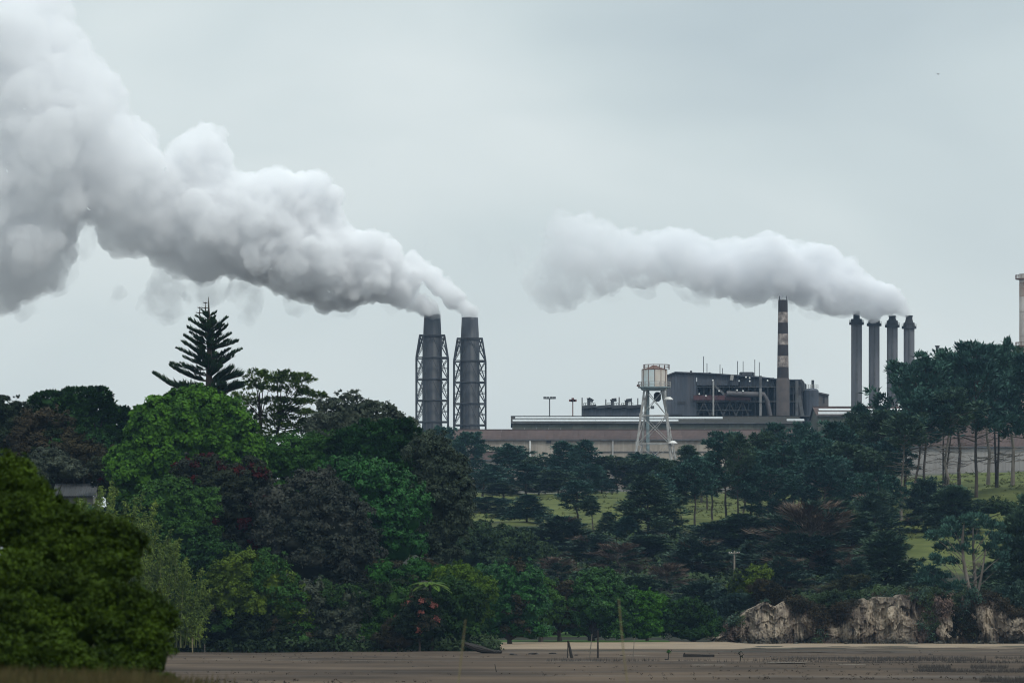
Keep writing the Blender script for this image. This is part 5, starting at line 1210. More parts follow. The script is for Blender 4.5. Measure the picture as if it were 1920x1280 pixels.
# ------------------------------------------------------------------ conifers over the hill (right)
def hillside():
    cf = conifer
    g1, g2, g3, g4 = 'pines along the crest before the long shed', 'tall pines on the right of the hill', 'pines standing on the pasture', 'dark cypresses on the lower slope'
    T = [
     # --- crest row in front of the long shed
     ('pine_tree', 'r1', 822, 795, 1390, 78, 'round dark pine at the foot of the twin stacks', g1),
     ('pine_tree', 'c2', 878, 806, 1230, 66, 'narrow upright pine in front of the left end of the long shed', g1),
     ('pine_tree', 'c1', 918, 868, 1180, 60, 'short pointed pine right of the narrow upright one by the lean-to', g1),
     ('pine_tree', 'u4', 966, 830, 1150, 108, 'flat-topped pine on leaning bare trunks before the shed, left of the pine cluster', g1),
     ('pine_tree', 'r2', 1022, 850, 1140, 80, 'low broad pine at the left foot of the three-topped pine cluster', g1),
     ('pine_tree', 't1', 1052, 824, 1135, 58, 'left of three narrow pine tops standing against the beige wall', g1),
     ('pine_tree', 't2', 1078, 832, 1140, 46, 'middle of three narrow pine tops standing against the beige wall', g1),
     ('pine_tree', 't1', 1100, 822, 1125, 52, 'right of three narrow pine tops standing against the beige wall', g1),
     ('pine_tree', 'r1', 1070, 872, 1120, 110, 'dark bushy pine below the three narrow pine tops', g1),
     ('pine_tree', 'r2', 1158, 850, 1128, 104, 'broad dome-shaped pine below the left downpipe side of the water tower', g1),
     ('pine_tree', 'r1', 1198, 846, 1132, 80, 'dome-shaped pine directly left of the water tower legs', g1),
     ('pine_tree', 'r2', 1238, 853, 1126, 92, 'dome-shaped pine directly below the water tower', g1),
     ('pine_tree', 'c3', 1284, 832, 1075, 74, 'pointed young pine right of the water tower legs', g1),
     ('pine_tree', 'u2', 905, 880, 1080, 84, 'dim pine behind the right edge of the headland', g1),
     ('pine_tree', 'u3', 945, 905, 1060, 80, 'dim pine left of the first grass gap', g1),
     ('pine_tree', 'r1', 1010, 895, 1105, 96, 'dark pine standing on the skyline of the left pasture', g1),
     ('pine_tree', 'u1', 1248, 880, 1060, 80, 'pine behind the big bushy pasture pine, left of the pointed young one', g1),
     ('pine_tree', 'c2', 936, 872, 1100, 56, 'upright pine left of the leaning bare trunks', g1),
     ('pine_tree', 'u1', 985, 868, 1090, 84, 'pine with a ragged crown right of the leaning bare trunks', g1),
     ('pine_tree', 'u3', 1048, 880, 1065, 84, 'pine below the left one of the three narrow tops', g1),
     ('pine_tree', 'c2', 1098, 868, 1075, 60, 'upright pine below the right one of the three narrow tops', g1),
     ('pine_tree', 'c1', 1128, 890, 1110, 46, 'small pine by the pale slanting trunk left of the open pasture', g1),
     ('pine_tree', 'u3', 1315, 858, 1060, 74, 'pine crown filling the skyline behind the pasture group', g1),
     ('pine_tree', 'r1', 915, 930, 985, 100, 'dim bushy pine just right of the headland edge', g3),
     ('pine_tree', 'c3', 958, 948, 960, 70, 'dim pointed pine left of the first grass gap', g3),
     ('pine_tree', 't1', 1243, 885, 900, 50, 'slender pine grazing the right side of the big bushy pine', g3),
     ('pine_tree', 't2', 1280, 895, 930, 44, 'thin bare-stemmed pine between the big bushy pine and the pasture group', g3),
     ('pine_tree', 't1', 1408, 850, 920, 60, 'slender pine at the right end of the pasture group', g3),
     # --- on the pasture
     ('pine_tree', 'c3', 1216, 888, 890, 128, 'big dark bushy pine in the middle of the pasture', g3),
     ('pine_tree', 't1', 1083, 898, 930, 66, 'thin pine with one bare trunk on the left pasture', g3),
     ('pine_tree', 't2', 1113, 930, 925, 46, 'short thin pine right of the bare-trunked pine on the left pasture', g3),
     ('pine_tree', 'c1', 988, 925, 935, 76, 'dark pine between the two left grass gaps', g3),
     ('pine_tree', 'c3', 1141, 958, 895, 44, 'small pointed young pine at the foot of the open pasture', g3),
     ('pine_tree', 'c1', 1175, 966, 885, 50, 'small pointed pine touching the left side of the big bushy pine', g3),
     ('pine_tree', 't2', 1262, 862, 905, 60, 'slim pine right of the big bushy pasture pine', g3),
     ('pine_tree', 'u2', 1303, 850, 905, 84, 'pine with a dark straight trunk left of the pasture pine group', g3),
     ('pine_tree', 't1', 1336, 842, 960, 56, 'pine with a thin trunk in the pasture group, second from the left', g3),
     ('pine_tree', 'u1', 1361, 803, 925, 86, 'tallest pine of the pasture group, in front of the shed roof end', g3),
     ('pine_tree', 't2', 1382, 810, 915, 66, 'pine just right of the tallest in the pasture group', g3),
     ('pine_tree', 'u3', 1396, 832, 950, 70, 'lower pine at the right of the pasture group', g3),
     ('pine_tree', 'u2', 1326, 868, 1010, 66, 'pine crown behind the gap of the pasture group', g3),
     # --- dark wood below the striped chimney
     ('pine_tree', 'u3', 1424, 806, 955, 76, 'pine left of the striped chimney foot', g2),
     ('pine_tree', 't1', 1450, 788, 985, 62, 'pointed pine in front of the striped chimney foot', g2),
     ('pine_tree', 'u1', 1470, 830, 930, 90, 'broad pine below the striped chimney', g2),
     ('pine_tree', 'c2', 1498, 786, 970, 60, 'narrow pine before the short white rooflight', g2),
     ('pine_tree', 'u2', 1528, 806, 945, 84, 'pine right of the short white rooflight', g2),
     ('pine_tree', 'u1', 1562, 784, 960, 90, 'pine below the annex and its paired rooflights', g2),
     ('pine_tree', 't2', 1585, 768, 985, 56, 'narrow pine crossing the paired rooflights', g2),
     ('pine_tree', 'c1', 1610, 750, 1000, 82, 'pointed pine at the foot of the leftmost chimney of four', g2),
     ('pine_tree', 'u3', 1640, 764, 980, 86, 'pine at the foot of the second chimney of four', g2),
     ('pine_tree', 'r2', 1600, 822, 930, 130, 'broad dark pine in the middle of the wood below the four chimneys', g2),
     ('pine_tree', 'r1', 1545, 846, 920, 110, 'dark round pine low in the wood below the annex', g2),
     ('pine_tree', 'u4', 1660, 812, 960, 96, 'open-branched pine left of the tall pine stand', g2),
     ('pine_tree', 'r1', 1440, 872, 915, 110, 'dark low pine left of the dead-topped cypress', g2),
     # --- the tall stand at the right
     ('pine_tree', 'u1', 1697, 668, 985, 108, 'leftmost tall pine of the right-hand stand', g2),
     ('pine_tree', 'u2', 1733, 652, 960, 110, 'tall pine second from the left in the right-hand stand', g2),
     ('pine_tree', 'u4', 1768, 650, 1010, 110, 'tall pine under the funnel vent in the right-hand stand', g2),
     ('pine_tree', 'k2', 1800, 645, 1000, 112, 'tall pine in the centre of the right-hand stand', g2),
     ('pine_tree', 'u1', 1830, 632, 970, 112, 'tall pine left of the highest in the right-hand stand', g2),
     ('pine_tree', 'u4', 1868, 628, 985, 120, 'highest tall pine of the right-hand stand with thick twin trunks', g2),
     ('pine_tree', 'k1', 1898, 644, 1015, 112, 'tall pine just left of the white tower', g2),
     ('pine_tree', 'u1', 1928, 655, 975, 110, 'tall pine at the right edge below the white tower', g2),
     ('pine_tree', 'k1', 1852, 676, 1030, 100, 'bare-trunked pine behind the highest pine of the stand', g2),
     ('pine_tree', 'k2', 1716, 722, 945, 96, 'shaded shorter pine at the left foot of the tall stand', g2),
     ('pine_tree', 'k1', 1690, 770, 930, 90, 'low grey-branched pine at the left edge of the tall stand', g2),
     ('pine_tree', 'k1', 1772, 722, 945, 110, 'shaded shorter pine in the middle of the tall stand', g2),
     ('pine_tree', 'm1', 1735, 890, 905, 90, 'dull shaded cypress under the left of the tall stand', g4),
     ('pine_tree', 'm3', 1790, 905, 890, 96, 'dark cypress beneath the middle of the tall stand', g4),
     ('pine_tree', 'r1', 1650, 880, 900, 90, 'dark bushy pine below the open-branched pine', g2),
     # --- lower slope
     ('cypress_tree', 'm1', 1052, 962, 850, 120, 'cypress with a rusty tinge below the left pasture', g4),
     ('cypress_tree', 'm3', 990, 985, 850, 100, 'dark cypress left of the rusty one below the left pasture', g4),
     ('cypress_tree', 'm2', 1110, 1000, 830, 130, 'feathery cypress below the small young pines', g4),
     ('cypress_tree', 'd1', 1045, 1040, 775, 110, 'brown half-dead cypress above the left beach trees', g4),
     ('cypress_tree', 'd1', 1160, 1012, 800, 120, 'brown feathery cypress above the biggest beach tree', g4),
     ('cypress_tree', 'm3', 1215, 1000, 835, 120, 'dark cypress below the big bushy pasture pine', g4),
     ('cypress_tree', 'd1', 1250, 1050, 765, 110, 'brown-fringed cypress above the yellow-green beach tree', g4),
     ('cypress_tree', 'm2', 1305, 1005, 800, 150, 'wide dark cypress left of the utility pole', g4),
     ('cypress_tree', 'm1', 1335, 975, 850, 110, 'cypress at the foot of the pasture pine group', g4),
     ('cypress_tree', 'm3', 1390, 960, 850, 120, 'dark cypress above the utility pole', g4),
     ('cypress_tree', 'm2', 1415, 1010, 815, 110, 'dark cypress right of the utility pole', g4),
     ('cypress_tree', 'd2', 1520, 932, 800, 200, 'large cypress with a dead brown upswept top above the cliff', g4),
     ('cypress_tree', 'm1', 1455, 960, 850, 110, 'cypress left of the dead-topped one', g4),
     ('cypress_tree', 'm3', 1600, 955, 830, 120, 'cypress right of the dead-topped one', g4),
     ('cypress_tree', 'm3', 1660, 990, 765, 120, 'dense dark cypress over the bare cliff face', g4),
     ('cypress_tree', 'm2', 1600, 1040, 760, 110, 'spreading cypress on the cliff edge left of the bare face', g4),
     ('cypress_tree', 'm2', 1470, 1040, 770, 120, 'spreading cypress on the cliff edge above the pale outcrop', g4),
     ('cypress_tree', 'm1', 1362, 1098, 738, 90, 'low cypress below the utility pole', g4),
     ('cypress_tree', 'm3', 1910, 950, 735, 110, 'dense dark cypress at the right edge above the cliff', g4),
     ('cypress_tree', 'm3', 1945, 900, 760, 110, 'dark cypress cut by the right edge of the picture', g4),
     ('cypress_tree', 'm2', 1850, 1050, 740, 90, 'low cypress between the forked pine and the right edge cypress', g4),
     ('cypress_tree', 'm1', 1745, 1060, 735, 90, 'low cypress left of the forked pine', g4),
     ('cypress_tree', 'm2', 930, 1010, 800, 120, 'grey-green cypress behind the left end of the beach', g4),
     ('cypress_tree', 'm3', 880, 985, 820, 100, 'dark cypress behind the headland edge', g4),
     ('cypress_tree', 'm1', 985, 1050, 765, 110, 'low dark cypress above the pale-topped beach tree', g4),
     ('cypress_tree', 'm3', 1105, 1062, 750, 100, 'low dark cypress right above the biggest beach tree', g4),
     ('cypress_tree', 'm3', 1200, 1075, 745, 110, 'low dark cypress behind the yellow-green beach tree', g4),
     ('cypress_tree', 'm1', 1310, 1085, 742, 110, 'low dark cypress above the low round beach tree', g4),
     ('cypress_tree', 'm1', 1640, 915, 870, 100, 'shaded cypress between the wood and the cliff trees', g4),
     ('cypress_tree', 'm3', 1560, 930, 880, 110, 'dark cypress right behind the dead-topped one', g4),
    ]
    for i, (nm, key, px, top, D, w, lab, g) in enumerate(T):
        cf(nm, key, px, top, D, w, lab, 'pine tree' if nm == 'pine_tree' else 'cypress', g)
    forked()
    B = broad
    gs = 'scrub on the lower hillside'
    B('shrub', 'grey-green scrub bush right of the headland at the hill foot', 'shrub', 790, [(905, 1010, 40, 24), (940, 1020, 36, 24), (890, 1040, 36, 26), (930, 1050, 50, 26)], LM['scrub'], seed=51, rc=0.8, L=0.45, W=0.16, trunk_r=0.15, group=gs)
    B('shrub', 'dim scrub bush right of the grey-green one at the hill foot', 'shrub', 780, [(985, 1030, 36, 22), (1010, 1050, 30, 24), (970, 1065, 40, 22)], LM['scrub'], seed=52, rc=0.8, L=0.45, W=0.16, trunk_r=0.15, group=gs)
    B('shrub', 'bright olive shrub at the left top of the cliff', 'shrub', 722, [(1402, 1090, 24, 18), (1420, 1080, 20, 16), (1388, 1108, 16, 18), (1410, 1110, 26, 16)], LM['yellow'], seed=53, rc=0.5, L=0.3, W=0.11, trunk_r=0.12, group=gs, spots=[(LM['scrub'], 0.4, 0.5)])
    B('shrub', 'grey flat-topped shrub leaning out at the cliff left end', 'shrub', 706, [(1385, 1125, 30, 9), (1360, 1140, 26, 14), (1405, 1135, 26, 14), (1350, 1165, 24, 18)], LM['macro'], seed=54, rc=0.5, L=0.3, W=0.09, trunk_r=0.12, group=gs, flat=0.4, needles=True, spots=None)
    B('shrub', 'pale silvery shrub slanting over the cliff middle', 'shrub', 708, [(1560, 1108, 20, 6), (1582, 1098, 22, 7), (1605, 1088, 22, 6), (1570, 1116, 24, 7)], LM['pale'], seed=55, rc=0.42, L=0.3, W=0.08, trunk_r=0.1, group=gs, flat=0.4, needles=True)
    B('shrub', 'dark creeping shrub hanging over the cliff left of the bare face', 'shrub', 702, [(1560, 1135, 40, 20), (1600, 1140, 22, 24), (1530, 1150, 30, 20), (1585, 1160, 20, 16)], LM['scrub'], seed=56, rc=0.5, L=0.3, W=0.1, trunk_r=0.1, group=gs)
    B('shrub', 'brown twiggy shrub on the cliff above the pale outcrop', 'shrub', 704, [(1450, 1125, 34, 18), (1485, 1140, 28, 18), (1500, 1165, 24, 18), (1430, 1110, 24, 14)], LM['brown'], seed=57, rc=0.5, L=0.34, W=0.06, trunk_r=0.1, group=gs, needles=True)
    B('shrub', 'dark shrub hanging on the cliff right of the bare face', 'shrub', 702, [(1740, 1130, 30, 24), (1765, 1150, 26, 30), (1750, 1175, 24, 20)], LM['scrub'], seed=58, rc=0.5, L=0.3, W=0.1, trunk_r=0.1, group=gs, spots=[(LM['brown'], 0.4, 0.4)])
    B('shrub', 'dark brush at the cliff foot beside the forked pine', 'shrub', 699, [(1800, 1170, 26, 24), (1815, 1190, 20, 14), (1780, 1190, 26, 14)], LM['brown'], seed=59, rc=0.45, L=0.3, W=0.07, trunk_r=0.1, group=gs, needles=True)
    B('shrub', 'dark bush overhanging the right end of the cliff', 'shrub', 704, [(1880, 1135, 34, 26), (1915, 1130, 30, 30), (1870, 1160, 20, 18)], LM['macro'], seed=60, rc=0.55, L=0.34, W=0.1, trunk_r=0.1, group=gs, needles=True)
    B('shrub', 'low green bush on the shaded grass right of the tall pines', 'shrub', 905, [(1850, 955, 44, 12), (1895, 960, 30, 10), (1820, 962, 26, 9)], LM['scrub'], seed=61, rc=0.7, L=0.4, W=0.14, trunk_r=0.12, group=gs)
    # grass tussocks on the pasture
    rt = np.random.default_rng(78); tv = Leaves(rt); n = 2600; D = rt.uniform(880, 1120, n); px = rt.uniform(880, 1960, n); x = (px - 960) / FPX * D
    k = np.array([mnoise.noise(Vector((a * 0.06, b * 0.04, 0))) for a, b in zip(x, D)]) > -0.05; x, D = x[k], D[k]
    Pn = np.column_stack([x, D, land_z(x, D)]); leaf_clumps(tv, Pn, np.tile((0, -0.2, 1.0), (len(x), 1)), 0.32, 9, 0.5, 0.10, up=0.8, spread=0.8)
    tu = tv.build('tussocks', [leafmat('grass_tussock', (0.085, 0.095, 0.028), (0.045, 0.055, 0.018), 0.4, 0.05)], None); tag(tu, 'rough tussocks dotted over the pasture', 'grass', kind='stuff')
    # undergrowth nobody could count, under the trees of the lower slope
    rnd = np.random.default_rng(77); lv = Leaves(rnd)
    n = 2600; D = rnd.uniform(714, 900, n); px = rnd.uniform(850, 1990, n); x = (px - 960) / FPX * D
    lim = np.interp(px, [850, 1100, 1250, 1400, 1560, 1680, 1720, 1900, 2000], [930, 885, 880, 900, 900, 860, 745, 755, 760]); k = D < lim; x, D = x[k], D[k]
    zz = land_z(x, D); Pn = np.column_stack([x, D, zz + 0.3]); Nn = np.tile((0, -0.4, 0.9), (len(x), 1))
    leaf_clumps(lv, Pn, Nn, 1.3, 22, 0.85, 0.26, up=0.6, spread=1.0)
    cb = Leaves(rnd); Q = CLIFF_SEATS + rnd.normal(0, 0.2, CLIFF_SEATS.shape) + np.array((0, -0.1, 0.05))
    kind_ = np.array([mnoise.noise(Vector(q) * 0.16) for q in Q]); mi = np.digitize(kind_, [-0.12, 0.10, 0.3])
    leaf_clumps(cb, Q, np.tile((0, -0.8, 0.5), (len(Q), 1)), 0.55, 26, 0.40, 0.085, up=0.3, spread=1.0, scatter=0.8, mi=mi)
    cbo = cb.build('cliff_brush', [LM['brown'], LM['macro'], LM['scrub'], LM['dry']], None); tag(cbo, 'brown and green brush clinging to the cliff', 'brush', kind='stuff')
    # foot and floor of the headland
    n = 1500; px = rnd.uniform(-40, 930, n); D = 554 + rnd.uniform(0, 1, n) ** 2 * 80; x = (px - 960) / FPX * D
    zz = np.maximum(land_z(x, D), 0.0) + rnd.uniform(0, 0.9, n)
    leaf_clumps(lv, np.column_stack([x, D, zz]), np.tile((0, -0.6, 0.7), (n, 1)), 0.8, 22, 0.5, 0.16, up=0.4, spread=1.0)
    u = lv.build('undergrowth', LM['scrub'], None); tag(u, 'dark scrubby undergrowth covering the lower slope', 'undergrowth', kind='stuff')

def forked():
    rnd = np.random.default_rng(91); D = 712.0; s = D / FPX; px0 = 1818; x0 = (px0 - 960) * s; zg = EYE + (HORIZON - 1165) * s
    o = empty('forked_pine', (x0, D - 6, zg), 'pine with a pale forked trunk rooted on the cliff at right', 'pine tree', 'tall pines on the right of the hill')
    W = lambda px, py, y=0: Vector(((px - px0) * s, y, EYE + (HORIZON - py) * s - zg))
    tr = MB()
    tr.tube([W(1816, 1212), W(1817, 1180), W(1820, 1140), W(1808, 1095), W(1799, 1050), W(1797, 1010), W(1800, 985)], [0.42, 0.38, 0.34, 0.24, 0.2, 0.15, 0.08], 8)
    tr.tube([W(1820, 1142), W(1822, 1090, .4), W(1818, 1030, .8), W(1818, 990, .8)], [0.26, 0.2, 0.16, 0.08], 8)
    tr.tube([W(1820, 1142), W(1832, 1080, -.4), W(1840, 1030, -.6)], [0.2, 0.15, 0.08], 8)
    lv = Leaves(rnd); cp = []; cd = []
    for (px, py, r) in [(1800, 975, 20), (1775, 985, 20), (1830, 980, 22), (1855, 990, 18), (1755, 1003, 22), (1790, 1005, 26), (1840, 1010, 26), (1870, 1010, 14), (1745, 1008, 12), (1765, 1028, 22), (1800, 1030, 20), (1850, 1030, 20), (1870, 1045, 14), (1750, 1050, 20), (1775, 1055, 16), (1735, 1070, 20),
                        (1760, 1085, 22), (1740, 1095, 20), (1865, 1065, 12), (1780, 1100, 16), (1725, 1085, 14), (1755, 1110, 18)]:
        yd = rnd.uniform(-2.2, 2.2); c = W(px, py, yd)
        root = W(1799 if px < 1810 else 1818, min(py + 45, 1130)); tr.tube([root, root.lerp(c, .6) + Vector((0, 0, .15)), c], [0.08, 0.05, 0.02], 4, cap=False)
        for k in range(7): cp.append(np.array(c) + rnd.normal(0, r * s * 0.5, 3) * (1, 1, 0.45)); cd.append(np.array(unit(np.array(c - root))))
    needle_clumps(lv, np.array(cp), np.array(cd), 0.62, 60, 0.5, 0.09, flat=0.55)
    for k in range(16):
        a = W(rnd.uniform(1797, 1822), rnd.uniform(1050, 1130)); b = a + Vector((rnd.uniform(-2.5, 2.5), rnd.uniform(-1, .5), rnd.uniform(-.2, 1.0))); tr.tube([a, a.lerp(b, .5) + Vector((0, 0, -.15)), b], [0.05, 0.035, 0.01], 3, cap=False)
    tr.build('trunk', BARKP, o); lv.build('crown', LM['pine'], o)

hillside()
# ------------------------------------------------------------------ steam plumes
def poly_sd(pts, poly):
    """signed distance (inside positive) of 2-D points to a polygon"""
    pts = np.asarray(pts, float); poly = np.asarray(poly, float)
    a = poly; b = np.roll(poly, -1, axis=0); d = b - a
    best = np.full(len(pts), 1e18); inside = np.zeros(len(pts), bool)
    for i in range(len(a)):
        ap = pts - a[i]; t = np.clip((ap @ d[i]) / (d[i] @ d[i] + 1e-9), 0, 1)
        q = ap - t[:, None] * d[i]; best = np.minimum(best, (q * q).sum(1))
        c = (a[i,1] > pts[:,1]) != (b[i,1] > pts[:,1])
        xx = (b[i,0] - a[i,0]) * (pts[:,1] - a[i,1]) / (b[i,1] - a[i,1] + 1e-12) + a[i,0]
        inside ^= c & (pts[:,0] < xx)
    s = np.sqrt(best); return np.where(inside, s, -s)

_ico = {}
def ico(sub):
    if sub not in _ico:
        bm = bmesh.new(); bmesh.ops.create_icosphere(bm, subdivisions=sub, radius=1.0)
        _ico[sub] = (np.array([v.co[:] for v in bm.verts]), np.array([[v.index for v in f.verts] for f in bm.faces])); bm.free()
    return _ico[sub]

def blob_mesh(name, spheres, voxel, disp, material, seed=0):
    """union of spheres (x, y, z, r in metres) -> one closed billowing skin"""
    V = []; Fc = []; b = 0
    for x, y, z, r in spheres:
        v, f = ico(2 if r > 4 * voxel else 1)
        V.append(v * r + np.array((x, y, z))); Fc.append(f + b); b += len(v)
    o = mesh_np(name + '_raw', np.concatenate(V), np.concatenate(Fc), material)
    md = o.modifiers.new('r', 'REMESH'); md.mode = 'VOXEL'; md.voxel_size = voxel
    dg = bpy.context.evaluated_depsgraph_get()
    me = bpy.data.meshes.new_from_object(o.evaluated_get(dg))
    raw = o.data; bpy.data.objects.remove(o); bpy.data.meshes.remove(raw)
    n = len(me.vertices); co = np.empty(n * 3, np.float32); me.vertices.foreach_get('co', co); co = co.reshape(-1, 3)
    no = np.empty(n * 3, np.float32); me.vertex_normals.foreach_get('vector', no); no = no.reshape(-1, 3)
    off = Vector((seed * 7.3, seed * 3.1, 0)); d = np.empty(n, np.float32)
    nf = mnoise.noise
    for i in range(n):
        p = Vector(co[i])
        a = 0.0
        for sc, am in disp: a += am * (2.2 * abs(nf(p * sc + off)) - 0.40)
        d[i] = a
    co = co + no * d[:, None]
    me.vertices.foreach_set('co', co.ravel()); me.update()
    me.materials.clear(); me.materials.append(material)
    me.polygons.foreach_set('use_smooth', np.ones(len(me.polygons), bool))
    me.update(); me.name = name
    ob = bpy.data.objects.new(name, me); link(ob)
    return ob

def plume_spheres(poly, D, rnd, n0=900, bumps=22, bmin=0.16, bmax=0.42, squash=1.0, top_bias=0.3, lo=3.0, drift=0.0, lvl2=7):
    """spheres that fill a traced outline with a round, deep body; px units turned into metres at depth D"""
    poly = np.array(poly, float); s = D / FPX
    mn, mx = poly.min(0), poly.max(0)
    pts = np.column_stack([rnd.uniform(mn[0], mx[0], n0 * 6), rnd.uniform(mn[1], mx[1], n0 * 6)])
    d = poly_sd(pts, poly); k = d > lo; pts, d = pts[k], d[k]
    order = np.argsort(-d); keep = []
    for i in order:
        ok = True
        for j in keep:
            if (pts[i,0]-pts[j,0])**2 + (pts[i,1]-pts[j,1])**2 < (0.36 * d[j] + 0.1 * d[i])**2: ok = False; break
        if ok: keep.append(i)
        if len(keep) >= n0: break
    big = []
    for i in keep:
        big.append((pts[i,0], pts[i,1], rnd.uniform(-0.35, 0.35) * d[i] * squash, d[i] * 0.97))
    sph = list(big)
    def bump(parents, cnt, rmin, rmax, need):
        out = []
        cand = []
        for (x, y, z, r) in parents:
            if r < need: continue
            nb = cnt
            for _ in range(nb):
                u = rnd.normal(size=3); u /= np.linalg.norm(u)
                if u[2] > 0.55: u[2] *= -1            # mostly the side towards the viewer, the far side stays rounder
                rb = r * rnd.uniform(rmin, rmax)
                cand.append((x + u[0]*r*0.9, y + u[1]*r*0.9, z + u[2]*r*0.9*squash, rb))
        if not cand: return out
        c = np.array(cand); sd_ = poly_sd(c[:, :2], poly)
        for q, e in zip(c, sd_):
            if e > q[3] * 0.55: out.append(tuple(q))
        return out
    l1 = bump(big, bumps, bmin, bmax, 7); sph += l1
    if lvl2: sph += bump(l1, lvl2, 0.25, 0.5, 4.0)
    c = np.array(sph)
    X = (c[:,0] - 960) * s; Z = EYE + (HORIZON - c[:,1]) * s
    return np.column_stack([X, D + c[:,2] * s + drift * (c[:,0] - poly[:,0].max()) * s, Z, c[:,3] * s])

def steam(name, dens, lo, hi, scale, albedo, step, detail=4.0, age=None):
    """steam: dense where its own noise is high, torn open where it is low"""
    m = vol_mat(name, albedo, dens); nt = m.node_tree; v = [n for n in nt.nodes if n.type == 'PRINCIPLED_VOLUME'][0]
    tc = nt.nodes.new('ShaderNodeTexCoord'); nz = nt.nodes.new('ShaderNodeTexNoise')
    nz.inputs['Scale'].default_value = scale; nz.inputs['Detail'].default_value = detail; nz.inputs['Roughness'].default_value = 0.6; nz.inputs['Distortion'].default_value = 0.6
    nt.links.new(tc.outputs['Object'], nz.inputs['Vector'])
    mr = nt.nodes.new('ShaderNodeMapRange'); mr.inputs[1].default_value = lo; mr.inputs[2].default_value = hi; mr.inputs[3].default_value = 0.0; mr.inputs[4].default_value = dens
    nt.links.new(nz.outputs['Fac'], mr.inputs[0]); nt.links.new(mr.outputs[0], v.inputs['Density'])
    if age:      # (x young, x old, thinning): steam thins and tears as it drifts from the stacks
        sx = nt.nodes.new('ShaderNodeSeparateXYZ'); nt.links.new(tc.outputs['Object'], sx.inputs[0])
        ma = nt.nodes.new('ShaderNodeMapRange'); ma.inputs[1].default_value = age[0]; ma.inputs[2].default_value = age[1]; ma.inputs[3].default_value = 1.0; ma.inputs[4].default_value = age[2]
        nt.links.new(sx.outputs['X'], ma.inputs[0]); mu = nt.nodes.new('ShaderNodeMath'); mu.operation = 'MULTIPLY'
        nt.links.new(mr.outputs[0], mu.inputs[0]); nt.links.new(ma.outputs[0], mu.inputs[1]); nt.links.new(mu.outputs[0], v.inputs['Density'])
    m.cycles.volume_step_rate = step
    return m

def jet(path, D, rnd, nb=14):
    """a young jet leaving its stack: overlapping billows along a path of (px, py, r px)"""
    s = D / FPX; out = []
    p = np.array(path, float); n = len(p)
    for t in np.arange(0, n - 1, 0.34):
        i = int(t); f = t - i; x, y, r = p[i] * (1 - f) + p[i+1] * f
        z = rnd.uniform(-0.2, 0.2) * r
        r *= 0.96; out.append((x, y, z, r * 0.82))
        for _ in range(nb):
            u = unit(rnd.normal(0, 1, 3)); q = r * rnd.uniform(0.22, 0.46)
            out.append((x + u[0] * r * 0.72, y + u[1] * r * 0.72, z + u[2] * r * 0.72, q))
    c = np.array(out)
    return np.column_stack([(c[:,0] - 960) * s, D + c[:,2] * s, EYE + (HORIZON - c[:,1]) * s, c[:,3] * s])

